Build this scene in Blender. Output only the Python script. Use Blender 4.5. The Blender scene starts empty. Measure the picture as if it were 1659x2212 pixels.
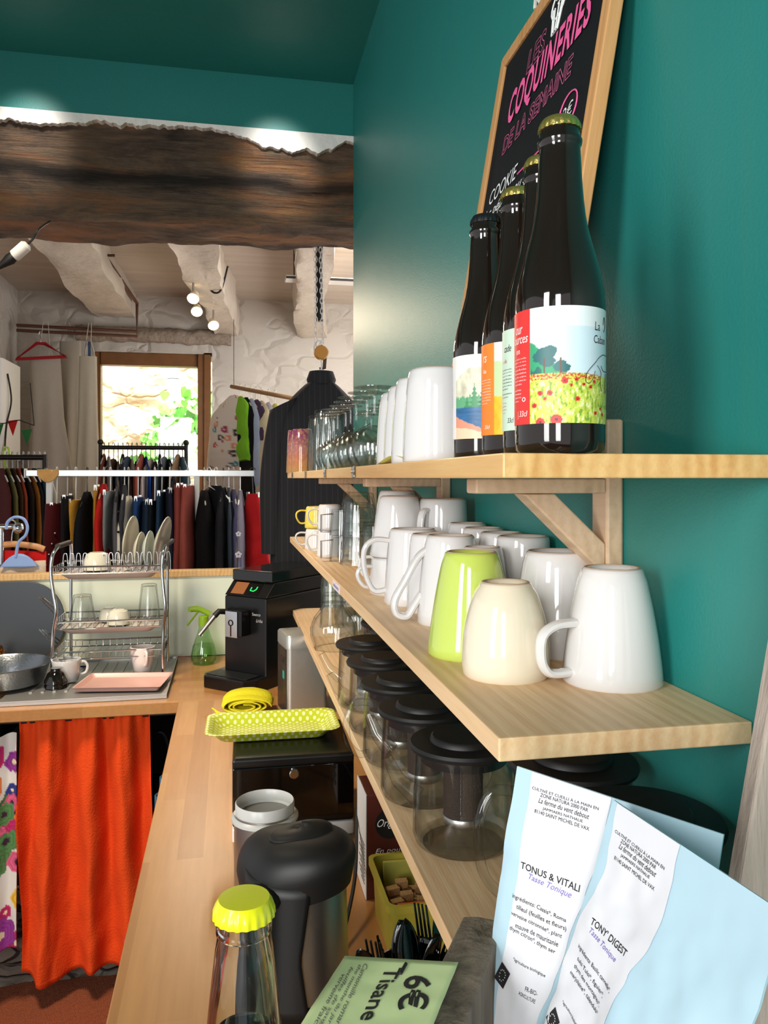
import bpy, bmesh, math, random
from mathutils import Vector, Matrix, Euler, noise as mnoise
random.seed(7)
PI = math.pi
sc = bpy.context.scene
COL = sc.collection
EYE = 1.55
FPX = 1700.0
YAW = math.atan(334.0 / FPX)
# ------------------------------------------------------------------ camera
cam = bpy.data.cameras.new('camera'); camo = bpy.data.objects.new('camera', cam); COL.objects.link(camo)
cam.sensor_width = 36.0; cam.lens = FPX / 2212.0 * 36.0; cam.shift_y = -73.0 / 2212.0
cam.clip_start = 0.02; cam.clip_end = 60
camo.location = (0, 0, EYE); camo.rotation_euler = (PI / 2, 0, -YAW)
sc.camera = camo
# ------------------------------------------------------------------ world, lights, exposure
sc.view_settings.view_transform = 'Standard'; sc.view_settings.look = 'None'
sc.view_settings.exposure = 0.50; sc.view_settings.gamma = 1.0; sc.view_settings.use_curve_mapping = False
sc.cycles.max_bounces = 12; sc.cycles.transmission_bounces = 12; sc.cycles.transparent_max_bounces = 48
sc.cycles.glossy_bounces = 5; sc.cycles.diffuse_bounces = 4
sc.cycles.caustics_reflective = False; sc.cycles.caustics_refractive = False
sc.cycles.sample_clamp_indirect = 4.0
sc.cycles.use_denoising = True
W = bpy.data.worlds.new('world'); sc.world = W; W.use_nodes = True
W.node_tree.nodes['Background'].inputs[0].default_value = (0.95, 0.97, 1.0, 1)
W.node_tree.nodes['Background'].inputs[1].default_value = 0.52

def area(name, loc, target, sx, sy, power, color, spread=180):
    l = bpy.data.lights.new(name, 'AREA'); l.shape = 'RECTANGLE'; l.size = sx; l.size_y = sy
    l.energy = power; l.color = color; l.spread = math.radians(spread)
    o = bpy.data.objects.new(name, l); COL.objects.link(o); o.location = loc
    o.rotation_euler = (Vector(target) - Vector(loc)).to_track_quat('-Z', 'Y').to_euler()
    return o
area('shop_window_light', (-1.75, -0.75, 1.80), (0.3, 1.0, 1.10), 0.55, 1.6, 9.2, (1.0, 0.985, 0.96), 88)
area('shop_window_light', (-0.95, -1.75, 1.80), (0.3, 1.0, 1.10), 0.55, 1.6, 9.2, (1.0, 0.985, 0.96), 88)
area('kitchen_ceiling_light', (-0.75, 1.75, 2.75), (-0.50, 2.30, 0.9), 0.4, 0.4, 11, (1.0, 0.84, 0.64), 95)
area('back_room_light', (0.95, 4.4, 2.75), (0.6, 4.5, 0.0), 1.6, 1.2, 20, (1.0, 0.95, 0.88))
area('back_room_side_light', (1.9, 4.3, 1.5), (-0.6, 5.2, 2.2), 1.2, 1.8, 36, (1.0, 0.96, 0.92))  # bare area light at the right of the back room, no doorway built
def spot(name, loc, target, power, color, deg):
    l = bpy.data.lights.new(name, 'SPOT'); l.energy = power; l.color = color; l.spot_size = math.radians(deg); l.spot_blend = 0.9; l.shadow_soft_size = 0.04
    o = bpy.data.objects.new(name, l); COL.objects.link(o); o.location = loc; o.rotation_euler = (Vector(target) - Vector(loc)).to_track_quat('-Z', 'Y').to_euler()
spot('ceiling_spotlight', (-0.60, 2.30, 2.86), (-0.62, 2.64, 2.62), 9, (1.0, 0.96, 0.9), 40)
spot('ceiling_spotlight', (0.14, 2.30, 2.86), (0.16, 2.64, 2.60), 9, (1.0, 0.96, 0.9), 40)
area('daylight_in_the_yard', (-0.4, 6.5, 4.3), (-0.35, 8.3, 1.6), 3.0, 1.5, 620, (1.0, 0.99, 0.95))

# ------------------------------------------------------------------ geometry of the photograph: a pixel seen at depth t, or on a plane
def ray(px, py):
    a = (px - 829.5) / FPX
    return math.sin(YAW) + math.cos(YAW) * a, math.cos(YAW) - math.sin(YAW) * a, (1033 - py) / FPX
def at(px, py, t):
    d = ray(px, py); return Vector((d[0] * t, d[1] * t, EYE + d[2] * t))
def onY(px, py, Y):
    d = ray(px, py); return at(px, py, Y / d[1])
def onZ(px, py, z):
    d = ray(px, py); return at(px, py, (z - EYE) / d[2])
def xat(px, Y): return onY(px, 1000, Y).x

def lin(c):
    return c / 12.92 if c <= 0.04045 else ((c + 0.055) / 1.055) ** 2.4
def H(h):
    h = h.lstrip('#'); return tuple(lin(int(h[i:i + 2], 16) / 255) for i in (0, 2, 4))

# ------------------------------------------------------------------ materials
MATS = {}
def newmat(name):
    m = bpy.data.materials.new(name); m.use_nodes = True
    return m, m.node_tree, m.node_tree.nodes['Principled BSDF']
def mat(name, color=(0.8, 0.8, 0.8), rough=0.5, metal=0.0, spec=0.5, trans=0.0, ior=1.45, coat=0.0, emis=None, es=0.0, bump=0.0, bscale=60, vary=0.0, vscale=8, sheen=0.0, alpha=1.0):
    if name in MATS: return MATS[name]
    m, nt, b = newmat(name); MATS[name] = m
    if isinstance(color, str): color = H(color)
    b.inputs['Base Color'].default_value = (*color, 1); b.inputs['Roughness'].default_value = rough
    b.inputs['Metallic'].default_value = metal; b.inputs['Specular IOR Level'].default_value = spec
    b.inputs['Transmission Weight'].default_value = trans; b.inputs['IOR'].default_value = ior
    b.inputs['Coat Weight'].default_value = coat; b.inputs['Coat Roughness'].default_value = 0.04
    b.inputs['Sheen Weight'].default_value = sheen; b.inputs['Alpha'].default_value = alpha
    if emis: b.inputs['Emission Color'].default_value = (*emis, 1); b.inputs['Emission Strength'].default_value = es
    L = nt.links; tc = nt.nodes.new('ShaderNodeTexCoord')
    if bump:
        n = nt.nodes.new('ShaderNodeTexNoise'); n.inputs['Scale'].default_value = bscale; n.inputs['Detail'].default_value = 4
        L.new(tc.outputs['Object'], n.inputs['Vector'])
        bp = nt.nodes.new('ShaderNodeBump'); bp.inputs['Strength'].default_value = bump; bp.inputs['Distance'].default_value = 0.01
        L.new(n.outputs['Fac'], bp.inputs['Height']); L.new(bp.outputs['Normal'], b.inputs['Normal'])
    if vary:
        n = nt.nodes.new('ShaderNodeTexNoise'); n.inputs['Scale'].default_value = vscale; n.inputs['Detail'].default_value = 5
        L.new(tc.outputs['Object'], n.inputs['Vector'])
        mx = nt.nodes.new('ShaderNodeMix'); mx.data_type = 'RGBA'
        mx.inputs['A'].default_value = (*[c * (1 - vary) for c in color], 1); mx.inputs['B'].default_value = (*[min(1, c * (1 + vary)) for c in color], 1)
        L.new(n.outputs['Fac'], mx.inputs['Factor']); L.new(mx.outputs['Result'], b.inputs['Base Color'])
    return m
def ramp(nt, fac, stops):
    r = nt.nodes.new('ShaderNodeValToRGB'); e = r.color_ramp.elements
    while len(e) < len(stops): e.new(0.5)
    for i, (p, c) in enumerate(stops): e[i].position = p; e[i].color = (*(H(c) if isinstance(c, str) else c), 1)
    nt.links.new(fac, r.inputs['Fac']); return r.outputs['Color']
def mapping(nt, scale=(1, 1, 1), rot=(0, 0, 0), loc=(0, 0, 0), src='Object'):
    tc = nt.nodes.new('ShaderNodeTexCoord'); mp = nt.nodes.new('ShaderNodeMapping')
    mp.inputs['Scale'].default_value = scale; mp.inputs['Rotation'].default_value = rot; mp.inputs['Location'].default_value = loc
    nt.links.new(tc.outputs[src], mp.inputs['Vector']); return mp.outputs['Vector']
def noise(nt, vec, scale, detail=4, rough=0.55, dist=0.0):
    n = nt.nodes.new('ShaderNodeTexNoise'); n.inputs['Scale'].default_value = scale; n.inputs['Detail'].default_value = detail
    n.inputs['Roughness'].default_value = rough; n.inputs['Distortion'].default_value = dist
    nt.links.new(vec, n.inputs['Vector']); return n.outputs['Fac']
def bumpn(nt, b, h, strength, dist=0.01):
    bp = nt.nodes.new('ShaderNodeBump'); bp.inputs['Strength'].default_value = strength; bp.inputs['Distance'].default_value = dist
    nt.links.new(h, bp.inputs['Height']); nt.links.new(bp.outputs['Normal'], b.inputs['Normal'])
def mixc(nt, fac, a, b_):
    mx = nt.nodes.new('ShaderNodeMix'); mx.data_type = 'RGBA'
    for k, v in (('A', a), ('B', b_)):
        if isinstance(v, (tuple, str)): mx.inputs[k].default_value = (*(H(v) if isinstance(v, str) else v), 1)
        else: nt.links.new(v, mx.inputs[k])
    if isinstance(fac, float): mx.inputs['Factor'].default_value = fac
    else: nt.links.new(fac, mx.inputs['Factor'])
    return mx.outputs['Result']

def m_pine(name, c0, c1, c2, rough=0.5):
    m, nt, b = newmat(name); b.inputs['Roughness'].default_value = rough
    v = mapping(nt, (14, 1.1, 14))
    w = nt.nodes.new('ShaderNodeTexWave'); w.inputs['Scale'].default_value = 1.6; w.inputs['Distortion'].default_value = 5
    w.inputs['Detail'].default_value = 3; w.inputs['Detail Scale'].default_value = 1.2; nt.links.new(v, w.inputs['Vector'])
    n = noise(nt, v, 1.2, 5)
    n2 = noise(nt, mapping(nt, (160, 9, 160)), 1.0, 3)
    c = mixc(nt, w.outputs['Fac'], c0, c1); r = ramp(nt, n, [(0.35, (0, 0, 0)), (0.75, (1, 1, 1))])
    c = mixc(nt, r, c, c2); r2 = ramp(nt, n2, [(0.45, (1, 1, 1)), (0.75, (0.84, 0.78, 0.68))])
    mx = nt.nodes.new('ShaderNodeMix'); mx.data_type = 'RGBA'; mx.blend_type = 'MULTIPLY'; mx.inputs['Factor'].default_value = 0.5
    nt.links.new(c, mx.inputs['A']); nt.links.new(r2, mx.inputs['B'])
    # knots
    vo = nt.nodes.new('ShaderNodeTexVoronoi'); vo.inputs['Scale'].default_value = 1.0
    nt.links.new(mapping(nt, (9, 3.2, 9), loc=(0.3, 0.37, 0.4)), vo.inputs['Vector'])
    kn = ramp(nt, vo.outputs['Distance'], [(0.05, (1, 1, 1)), (0.11, (0, 0, 0))])
    c = mixc(nt, kn, mx.outputs['Result'], tuple(x * 0.35 for x in H(c1)))
    nt.links.new(c, b.inputs['Base Color']); bumpn(nt, b, n2, 0.12, 0.004)
    return m
M_PINE = m_pine('pale_pine', '#e2bf93', '#d3a87a', '#e6c79d')
M_PINE_WARM = m_pine('varnished_pine', '#e3b878', '#cf9a58', '#e6c084', 0.35)
M_BRACKET = m_pine('bracket_beech', '#dcbd9c', '#cfae8c', '#e0c4a6', 0.55)
M_FRAMEWOOD = m_pine('chalkboard_frame_wood', '#cf9a63', '#ba8349', '#d8a871', 0.5)
def m_block(name, tones, rough=0.32):
    m, nt, b = newmat(name); b.inputs['Roughness'].default_value = rough
    br = nt.nodes.new('ShaderNodeTexBrick'); br.inputs['Scale'].default_value = 1.0; br.inputs['Mortar Size'].default_value = 0.0
    br.inputs['Brick Width'].default_value = 0.42; br.inputs['Row Height'].default_value = 0.045; br.offset = 0.37
    br.inputs['Color1'].default_value = (0, 0, 0, 1); br.inputs['Color2'].default_value = (1, 1, 1, 1)
    nt.links.new(mapping(nt, rot=(0, 0, PI / 2)), br.inputs['Vector'])
    c = ramp(nt, br.outputs['Color'], [(0.0, tones[0]), (0.5, tones[1]), (1.0, tones[2])])
    n = noise(nt, mapping(nt, (70, 5, 70)), 1.0, 4)
    mx = nt.nodes.new('ShaderNodeMix'); mx.data_type = 'RGBA'; mx.blend_type = 'MULTIPLY'; mx.inputs['Factor'].default_value = 0.6
    nt.links.new(c, mx.inputs['A']); nt.links.new(ramp(nt, n, [(0.3, (1, 1, 1)), (0.8, (0.72, 0.66, 0.58))]), mx.inputs['B'])
    nt.links.new(mx.outputs['Result'], b.inputs['Base Color']); bumpn(nt, b, n, 0.04, 0.003)
    return m
M_BLOCK = m_block('beech_block', ('#a97540', '#b6824c', '#be8c55'))

def m_teal():
    m, nt, b = newmat('teal_paint'); b.inputs['Roughness'].default_value = 0.45
    v = mapping(nt); n = noise(nt, v, 2.2, 4)
    c = mixc(nt, n, '#217973', '#27857e')
    st = noise(nt, mapping(nt, (3, 26, 0.9)), 1.0, 4)      # paler upright brushed streaks
    c = mixc(nt, ramp(nt, st, [(0.5, (0, 0, 0)), (0.85, (0.35, 0.35, 0.35))]), c, '#3b7f72')
    nt.links.new(c, b.inputs['Base Color']); bumpn(nt, b, noise(nt, v, 260, 3), 0.18, 0.002)
    return m
M_TEAL = m_teal()
def m_stone(name, base, dark, scale=3.2, strength=0.9, spots=0.5):
    m, nt, b = newmat(name); b.inputs['Roughness'].default_value = 0.85
    v = mapping(nt, (1, 1, 1.5)); nz = noise(nt, v, 3.0, 5)
    vo = nt.nodes.new('ShaderNodeTexVoronoi'); vo.feature = 'DISTANCE_TO_EDGE'; vo.inputs['Scale'].default_value = scale
    ad = nt.nodes.new('ShaderNodeVectorMath'); ad.operation = 'ADD'
    nn = nt.nodes.new('ShaderNodeTexNoise'); nn.inputs['Scale'].default_value = 2.5; nt.links.new(v, nn.inputs['Vector'])
    nt.links.new(v, ad.inputs[0]); nt.links.new(nn.outputs['Color'], ad.inputs[1]); nt.links.new(ad.outputs[0], vo.inputs['Vector'])
    edge = ramp(nt, vo.outputs['Distance'], [(0.0, (0, 0, 0)), (0.14, (1, 1, 1))])
    d2 = ramp(nt, noise(nt, v, 9, 6, 0.7), [(0.55, (0, 0, 0)), (0.8, (1, 1, 1))])
    c = mixc(nt, nz, base, tuple(x * 0.86 for x in H(base)))
    f = nt.nodes.new('ShaderNodeMath'); f.operation = 'MULTIPLY'; f.inputs[1].default_value = spots
    nt.links.new(d2, f.inputs[0]); c = mixc(nt, f.outputs[0], c, dark)
    nt.links.new(c, b.inputs['Base Color'])
    h = nt.nodes.new('ShaderNodeMath'); h.operation = 'MULTIPLY_ADD'; h.inputs[1].default_value = 0.35
    nt.links.new(noise(nt, v, 16, 6), h.inputs[0]); nt.links.new(edge, h.inputs[2])
    bumpn(nt, b, h.outputs[0], strength, 0.03)
    return m
M_STONE = m_stone('whitewashed_stone', '#cfc8bf', '#a89a8a', 2.6, 0.34, 0.3)
M_STONE_OUT = m_stone('sunlit_rubble_stone', '#cbb79a', '#8a7a60', 2.4, 0.5, 0.6)
M_PLINTH = m_stone('rough_plinth_stone', '#6d6358', '#3c342b', 7.0, 1.0, 0.6)
def m_beam():
    m, nt, b = newmat('old_oak_beam'); b.inputs['Roughness'].default_value = 0.85
    n = noise(nt, mapping(nt, (1.3, 4, 5)), 1.7, 10, 0.68, 0.5)
    c = ramp(nt, n, [(0.32, '#3a2c24'), (0.44, '#6b5546'), (0.51, '#83674f'), (0.56, '#98694a'), (0.63, '#a87a4c'), (0.70, '#857062')])
    f = noise(nt, mapping(nt, (0.7, 4, 14)), 2.0, 8, 0.7, 0.2)
    c = mixc(nt, ramp(nt, f, [(0.54, (0, 0, 0)), (0.68, (0.75, 0.75, 0.75))]), c, '#2b211a')
    g = noise(nt, mapping(nt, (5, 8, 60)), 2.0, 5, 0.6)
    c = mixc(nt, ramp(nt, g, [(0.5, (0, 0, 0)), (0.8, (0.5, 0.5, 0.5))]), c, '#9a8a78')
    sp = noise(nt, mapping(nt, (1, 1, 1)), 16, 6, 0.75)
    c = mixc(nt, ramp(nt, sp, [(0.69, (0, 0, 0)), (0.73, (1, 1, 1))]), c, '#cfc8bd')
    # long drying crack along the middle
    sx = nt.nodes.new('ShaderNodeSeparateXYZ'); nt.links.new(mapping(nt), sx.inputs[0])
    wv_ = nt.nodes.new('ShaderNodeMath'); wv_.operation = 'MULTIPLY_ADD'; wv_.inputs[1].default_value = 0.10; nt.links.new(noise(nt, mapping(nt, (1.2, 1, 1)), 2.0, 4), wv_.inputs[0]); nt.links.new(sx.outputs['Z'], wv_.inputs[2])
    sb_ = nt.nodes.new('ShaderNodeMath'); sb_.operation = 'SUBTRACT'; sb_.inputs[1].default_value = 2.575; nt.links.new(wv_.outputs[0], sb_.inputs[0])
    ab_ = nt.nodes.new('ShaderNodeMath'); ab_.operation = 'ABSOLUTE'; nt.links.new(sb_.outputs[0], ab_.inputs[0])
    c = mixc(nt, ramp(nt, ab_.outputs[0], [(0.008, (0.85, 0.85, 0.85)), (0.03, (0, 0, 0))]), c, '#1c1511')
    nt.links.new(c, b.inputs['Base Color']); bumpn(nt, b, f, 1.0, 0.05)
    return m
M_BEAM = m_beam()
M_WHITEBEAM = mat('limewashed_timber', '#cdc1b2', 0.8, bump=0.8, bscale=18, vary=0.14, vscale=6)
def m_boards():
    m, nt, b = newmat('white_ceiling_boards'); b.inputs['Roughness'].default_value = 0.6
    n = noise(nt, mapping(nt, (1, 14, 1)), 1.2, 3)
    nt.links.new(ramp(nt, n, [(0.3, '#b9ab9d'), (0.7, '#c9bcae')]), b.inputs['Base Color']); bumpn(nt, b, n, 0.35, 0.01)
    return m
M_BOARDS = m_boards()
M_PLASTER = mat('white_plaster', '#f8f4ee', 0.9, bump=0.6, bscale=30, vary=0.06)
def m_weathered(name, a, b2):
    m, nt, b = newmat(name); b.inputs['Roughness'].default_value = 0.75
    n = noise(nt, mapping(nt, (60, 60, 4)), 1.0, 6, 0.65, 0.3)
    c = ramp(nt, n, [(0.3, a), (0.7, b2)])
    nt.links.new(c, b.inputs['Base Color']); bumpn(nt, b, n, 0.6, 0.006)
    return m
M_CRATE = m_weathered('weathered_crate_wood', '#4d4236', '#8a7b69')
M_CRATE_PALE = m_weathered('pale_weathered_wood', '#8d8075', '#c0b2a6')
M_FLOOR = mat('rust_carpet', '#8a4526', 0.95, bump=0.8, bscale=260, vary=0.35, vscale=90)
M_CERAMIC = mat('white_glaze', '#d3d2d1', 0.08, coat=0.6)
M_CERAMIC_WARM = mat('cream_glaze', '#dcd2bb', 0.08, coat=0.6)
M_CERAMIC_LIME = mat('lime_glaze', '#b7ca5c', 0.08, coat=0.6)
M_FOOT = mat('unglazed_foot', '#b09a86', 0.8)
def m_glass(name, tint=(1, 1, 1), rough=0.0, edge=0.72):
    """thin clear wall: light passes straight through, more is lost and mirrored toward the rim"""
    m, nt, b = newmat(name); nt.nodes.remove(b); out = nt.nodes['Material Output']
    lw = nt.nodes.new('ShaderNodeLayerWeight'); lw.inputs['Blend'].default_value = 0.5
    tr_ = nt.nodes.new('ShaderNodeBsdfTransparent'); gl_ = nt.nodes.new('ShaderNodeBsdfGlossy'); gl_.inputs['Roughness'].default_value = 0.02 + rough
    nt.links.new(ramp(nt, lw.outputs['Facing'], [(0.45, tint), (0.97, tuple(c * edge for c in tint))]), tr_.inputs['Color'])
    mx = nt.nodes.new('ShaderNodeMixShader'); nt.links.new(ramp(nt, lw.outputs['Facing'], [(0.0, (0.05,) * 3), (0.6, (0.08,) * 3), (0.85, (0.2,) * 3), (1.0, (0.6,) * 3)]), mx.inputs[0]); nt.links.new(tr_.outputs[0], mx.inputs[1]); nt.links.new(gl_.outputs[0], mx.inputs[2])
    nt.links.new(mx.outputs[0], out.inputs['Surface'])
    return m
M_GLASS = m_glass('clear_glass', (0.965, 0.975, 0.97), edge=0.62)
M_THICK = mat('thick_bottle_glass', (0.96, 0.99, 0.97), 0.0, trans=1.0, ior=1.45)
M_GLASS_PANE = m_glass('window_glass', (0.99, 0.99, 0.99))
M_BEERGLASS = mat('dark_amber_glass', (0.010, 0.006, 0.004), 0.04, spec=0.6, coat=0.5)
M_GOLD = mat('gold_cap', '#d9c26a', 0.3, metal=0.9, bump=0.15, bscale=400)
M_BLACKCAP = mat('black_cap', '#15181a', 0.35)
M_BLACKPLAST = mat('black_plastic', '#0c0c0d', 0.32)
M_BLACKMATT = mat('matt_black_plastic', '#101010', 0.5)
M_BLACKGLOSS = mat('gloss_black', '#050506', 0.05, coat=0.5)
M_CHROME = mat('chrome', '#d2d2d4', 0.13, metal=1.0)
M_STEEL = mat('brushed_steel', '#bdbab6', 0.34, metal=1.0)
M_STEELDARK = mat('grey_steel', '#7c8086', 0.3, metal=0.9, bump=0.1, bscale=120)
M_WHITEPAINT = mat('white_paint', '#dedad4', 0.5)
M_WHITEPLAST = mat('white_plastic', '#e2e0dc', 0.4)
M_BROWNFRAME = mat('brown_window_wood', '#7a5029', 0.45, vary=0.25, vscale=14)
M_COPPER = mat('aged_pipe', '#6c4a3e', 0.5, metal=0.4, vary=0.3)
M_DARKMETAL = mat('dark_metal', '#2b2624', 0.4, metal=0.7)
M_CABLE = mat('dark_cable', '#1c1a19', 0.6)
M_YELLOWCAP = mat('yellow_lacquer', '#e3e012', 0.25, coat=0.3)
M_PAPERGREEN = mat('pale_green_paper', '#cfe0a4', 0.75)
M_MINT = mat('mint_board', '#e4ecd8', 0.3)
M_INK = mat('black_ink', '#1d1b1c', 0.7)
M_INKGREY = mat('grey_ink', '#6d6a66', 0.8)
M_INKVIOLET = mat('violet_ink', '#7c6bb5', 0.7)
M_CHALKPINK = mat('pink_chalk', '#f0619f', 0.8)
M_CHALKDIM = mat('dull_pink_chalk', '#c8608c', 0.85)
M_CHALKWHITE = mat('white_chalk', '#e8ecea', 0.8)
M_SLATE = mat('chalkboard_black', '#15181a', 0.75, spec=0.2, bump=0.05, bscale=200)
M_POUCH = mat('pale_blue_pouch', '#a6c3d0', 0.33, coat=0.15)
M_POUCHLABEL = mat('white_pouch_label', '#d0d1d6', 0.5)
def cloth(name, color, rough=0.9, vary=0.12):
    return mat('cloth_' + name, color, rough, spec=0.15, bump=0.25, bscale=180, vary=vary, vscale=25)
def vcol_mat(name, rough=0.5, coat=0.0):
    if name in MATS: return MATS[name]
    m, nt, b = newmat(name); MATS[name] = m
    b.inputs['Roughness'].default_value = rough; b.inputs['Coat Weight'].default_value = coat
    a = nt.nodes.new('ShaderNodeVertexColor'); a.layer_name = 'print'
    nt.links.new(a.outputs['Color'], b.inputs['Base Color']); return m

# ------------------------------------------------------------------ mesh builder
class MB:
    def __init__(s): s.v = []; s.f = []; s.m = []; s.cur = 0; s.cols = {}
    def add(s, vs, fs):
        o = len(s.v); s.v += [tuple(p) for p in vs]; s.f += [tuple(i + o for i in f) for f in fs]; s.m += [s.cur] * len(fs); return o
    def box(s, x0, x1, y0, y1, z0, z1, M=None):
        vs = [Vector((x, y, z)) for z in (z0, z1) for y in (y0, y1) for x in (x0, x1)]
        if M is not None: vs = [M @ p for p in vs]
        s.add(vs, [(0, 2, 3, 1), (4, 5, 7, 6), (0, 1, 5, 4), (2, 6, 7, 3), (0, 4, 6, 2), (1, 3, 7, 5)]); return s
    def lathe(s, prof, c=(0, 0, 0), n=40, M=None, fx=None):
        vs = []; fs = []; idx = []
        for r, z in prof:
            if r < 1e-6: idx.append([len(vs)]); vs.append(Vector((c[0], c[1], c[2] + z)))
            else:
                st = len(vs); idx.append([st + k for k in range(n)])
                for k in range(n):
                    a = 2 * PI * k / n; rr = r * (fx(a, z) if fx else 1)
                    vs.append(Vector((c[0] + rr * math.cos(a), c[1] + rr * math.sin(a), c[2] + z)))
        for a, b in zip(idx, idx[1:]):
            if len(a) == 1 and len(b) == 1: continue
            for k in range(n):
                k2 = (k + 1) % n
                if len(a) == 1: fs.append((a[0], b[k2], b[k]))
                elif len(b) == 1: fs.append((a[k], a[k2], b[0]))
                else: fs.append((a[k], a[k2], b[k2], b[k]))
        if M is not None: vs = [M @ p for p in vs]
        s.add(vs, fs); return s
    def cyl(s, p0, p1, r0, r1=None, n=14):
        return s.tube([p0, p1], [r0, r0 if r1 is None else r1], n)
    def tube(s, pts, r, n=8, flat=None, closed=False):
        pts = [Vector(p) for p in pts]; N = len(pts); rs = r if isinstance(r, (list, tuple)) else [r] * N
        d = (pts[1] - pts[0]).normalized(); up = Vector((0, 0, 1)) if abs(d.z) < 0.9 else Vector((1, 0, 0))
        a = d.cross(up).normalized(); vs = []
        for i, p in enumerate(pts):
            if closed: d = (pts[(i + 1) % N] - pts[i - 1]).normalized()
            else: d = (pts[min(i + 1, N - 1)] - pts[max(i - 1, 0)]).normalized()
            a = (a - d * a.dot(d)).normalized(); b = d.cross(a)
            fa, fb = flat if flat else (1, 1)
            for k in range(n):
                t = 2 * PI * k / n; vs.append(p + a * (math.cos(t) * rs[i] * fa) + b * (math.sin(t) * rs[i] * fb))
        fs = []
        for i in range(N if closed else N - 1):
            j = (i + 1) % N
            for k in range(n):
                k2 = (k + 1) % n; fs.append((i * n + k, i * n + k2, j * n + k2, j * n + k))
        if not closed: fs.append(tuple(reversed(range(n)))); fs.append(tuple((N - 1) * n + k for k in range(n)))
        s.add(vs, fs); return s
    def ball(s, c, r, n=14, sq=(1, 1, 1)):
        m = max(6, n // 2); vs = []; fs = []
        for i in range(m + 1):
            th = PI * i / m
            for k in range(n):
                a = 2 * PI * k / n
                vs.append((c[0] + r * sq[0] * math.sin(th) * math.cos(a), c[1] + r * sq[1] * math.sin(th) * math.sin(a), c[2] + r * sq[2] * math.cos(th)))
        for i in range(m):
            for k in range(n):
                k2 = (k + 1) % n; fs.append((i * n + k, (i + 1) * n + k, (i + 1) * n + k2, i * n + k2))
        s.add(vs, fs); return s
    def grid(s, fn, nu, nv, cu=False, cap=False):
        U = nu if cu else nu + 1; vs = [Vector(fn(i / nu, j / nv)) for j in range(nv + 1) for i in range(U)]; fs = []
        for j in range(nv):
            for i in range(nu):
                i2 = (i + 1) % U; fs.append((j * U + i, j * U + i2, (j + 1) * U + i2, (j + 1) * U + i))
        if cap: fs.append(tuple(reversed(range(U)))); fs.append(tuple(nv * U + i for i in range(U)))
        s.add(vs, fs); return s
    def prism(s, poly, h0, h1, M=None):
        n = len(poly); vs = [Vector((x, y, h0)) for x, y in poly] + [Vector((x, y, h1)) for x, y in poly]
        if M is not None: vs = [M @ p for p in vs]
        s.add(vs, [tuple(reversed(range(n))), tuple(range(n, 2 * n))] + [(i, (i + 1) % n, (i + 1) % n + n, i + n) for i in range(n)]); return s
    def build(s, name, m, parent=None, smooth=True, bevel=0, sub=0, ang=38, solid=0, fixn=True):
        me = bpy.data.meshes.new(name); me.from_pydata(s.v, [], s.f)
        ms = m if isinstance(m, (list, tuple)) else [m]
        for q in ms: me.materials.append(q)
        if len(ms) > 1: me.polygons.foreach_set('material_index', s.m)
        if fixn:
            bm = bmesh.new(); bm.from_mesh(me); bmesh.ops.recalc_face_normals(bm, faces=bm.faces[:]); bm.to_mesh(me); bm.free()
        if smooth:
            me.polygons.foreach_set('use_smooth', [True] * len(me.polygons)); me.set_sharp_from_angle(angle=math.radians(ang))
        me.update()
        o = bpy.data.objects.new(name, me); COL.objects.link(o)
        if parent: o.parent = parent
        if solid: md = o.modifiers.new('solid', 'SOLIDIFY'); md.thickness = solid; md.offset = 0
        if bevel: md = o.modifiers.new('bevel', 'BEVEL'); md.width = bevel; md.segments = 2; md.limit_method = 'ANGLE'; md.angle_limit = 0.6
        if sub: md = o.modifiers.new('sub', 'SUBSURF'); md.levels = sub; md.render_levels = sub
        return o
def tag(o, label=None, cat=None, group=None, kind=None):
    if label: o['label'] = label
    if cat: o['category'] = cat
    if group: o['group'] = group
    if kind: o['kind'] = kind
    return o
def T(name, label, cat, loc=(0, 0, 0), rz=0, group=None, M=None):
    o = bpy.data.objects.new(name, None); COL.objects.link(o); o.empty_display_size = 0.02
    if M is not None: o.matrix_world = M
    else: o.location = loc; o.rotation_euler = (0, 0, rz)
    return tag(o, label, cat, group)
def S(name, mb, m, label=None, **k):
    return tag(mb.build(name, m, **k), label, None, None, 'structure')
def dup(o, label, loc=None, rz=None, scale=None):
    c = o.copy(); COL.objects.link(c)
    if loc is not None: c.location = loc
    if rz is not None: c.rotation_euler = (0, 0, rz)
    if scale is not None: c.scale = scale
    c['label'] = label
    for ch in list(o.children):
        d = ch.copy(); COL.objects.link(d); d.parent = c
        for g in list(ch.children):
            e = g.copy(); COL.objects.link(e); e.parent = d
    return c
def bez(P, n=8):
    """smooth curve through points"""
    P = [Vector(p) for p in P]; out = []
    for i in range(len(P) - 1):
        p0 = P[max(i - 1, 0)]; p1 = P[i]; p2 = P[i + 1]; p3 = P[min(i + 2, len(P) - 1)]
        for k in range(n):
            t = k / n
            out.append(0.5 * ((2 * p1) + (p2 - p0) * t + (2 * p0 - 5 * p1 + 4 * p2 - p3) * t * t + (3 * p1 - p0 - 3 * p2 + p3) * t ** 3))
    out.append(P[-1]); return out
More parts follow.
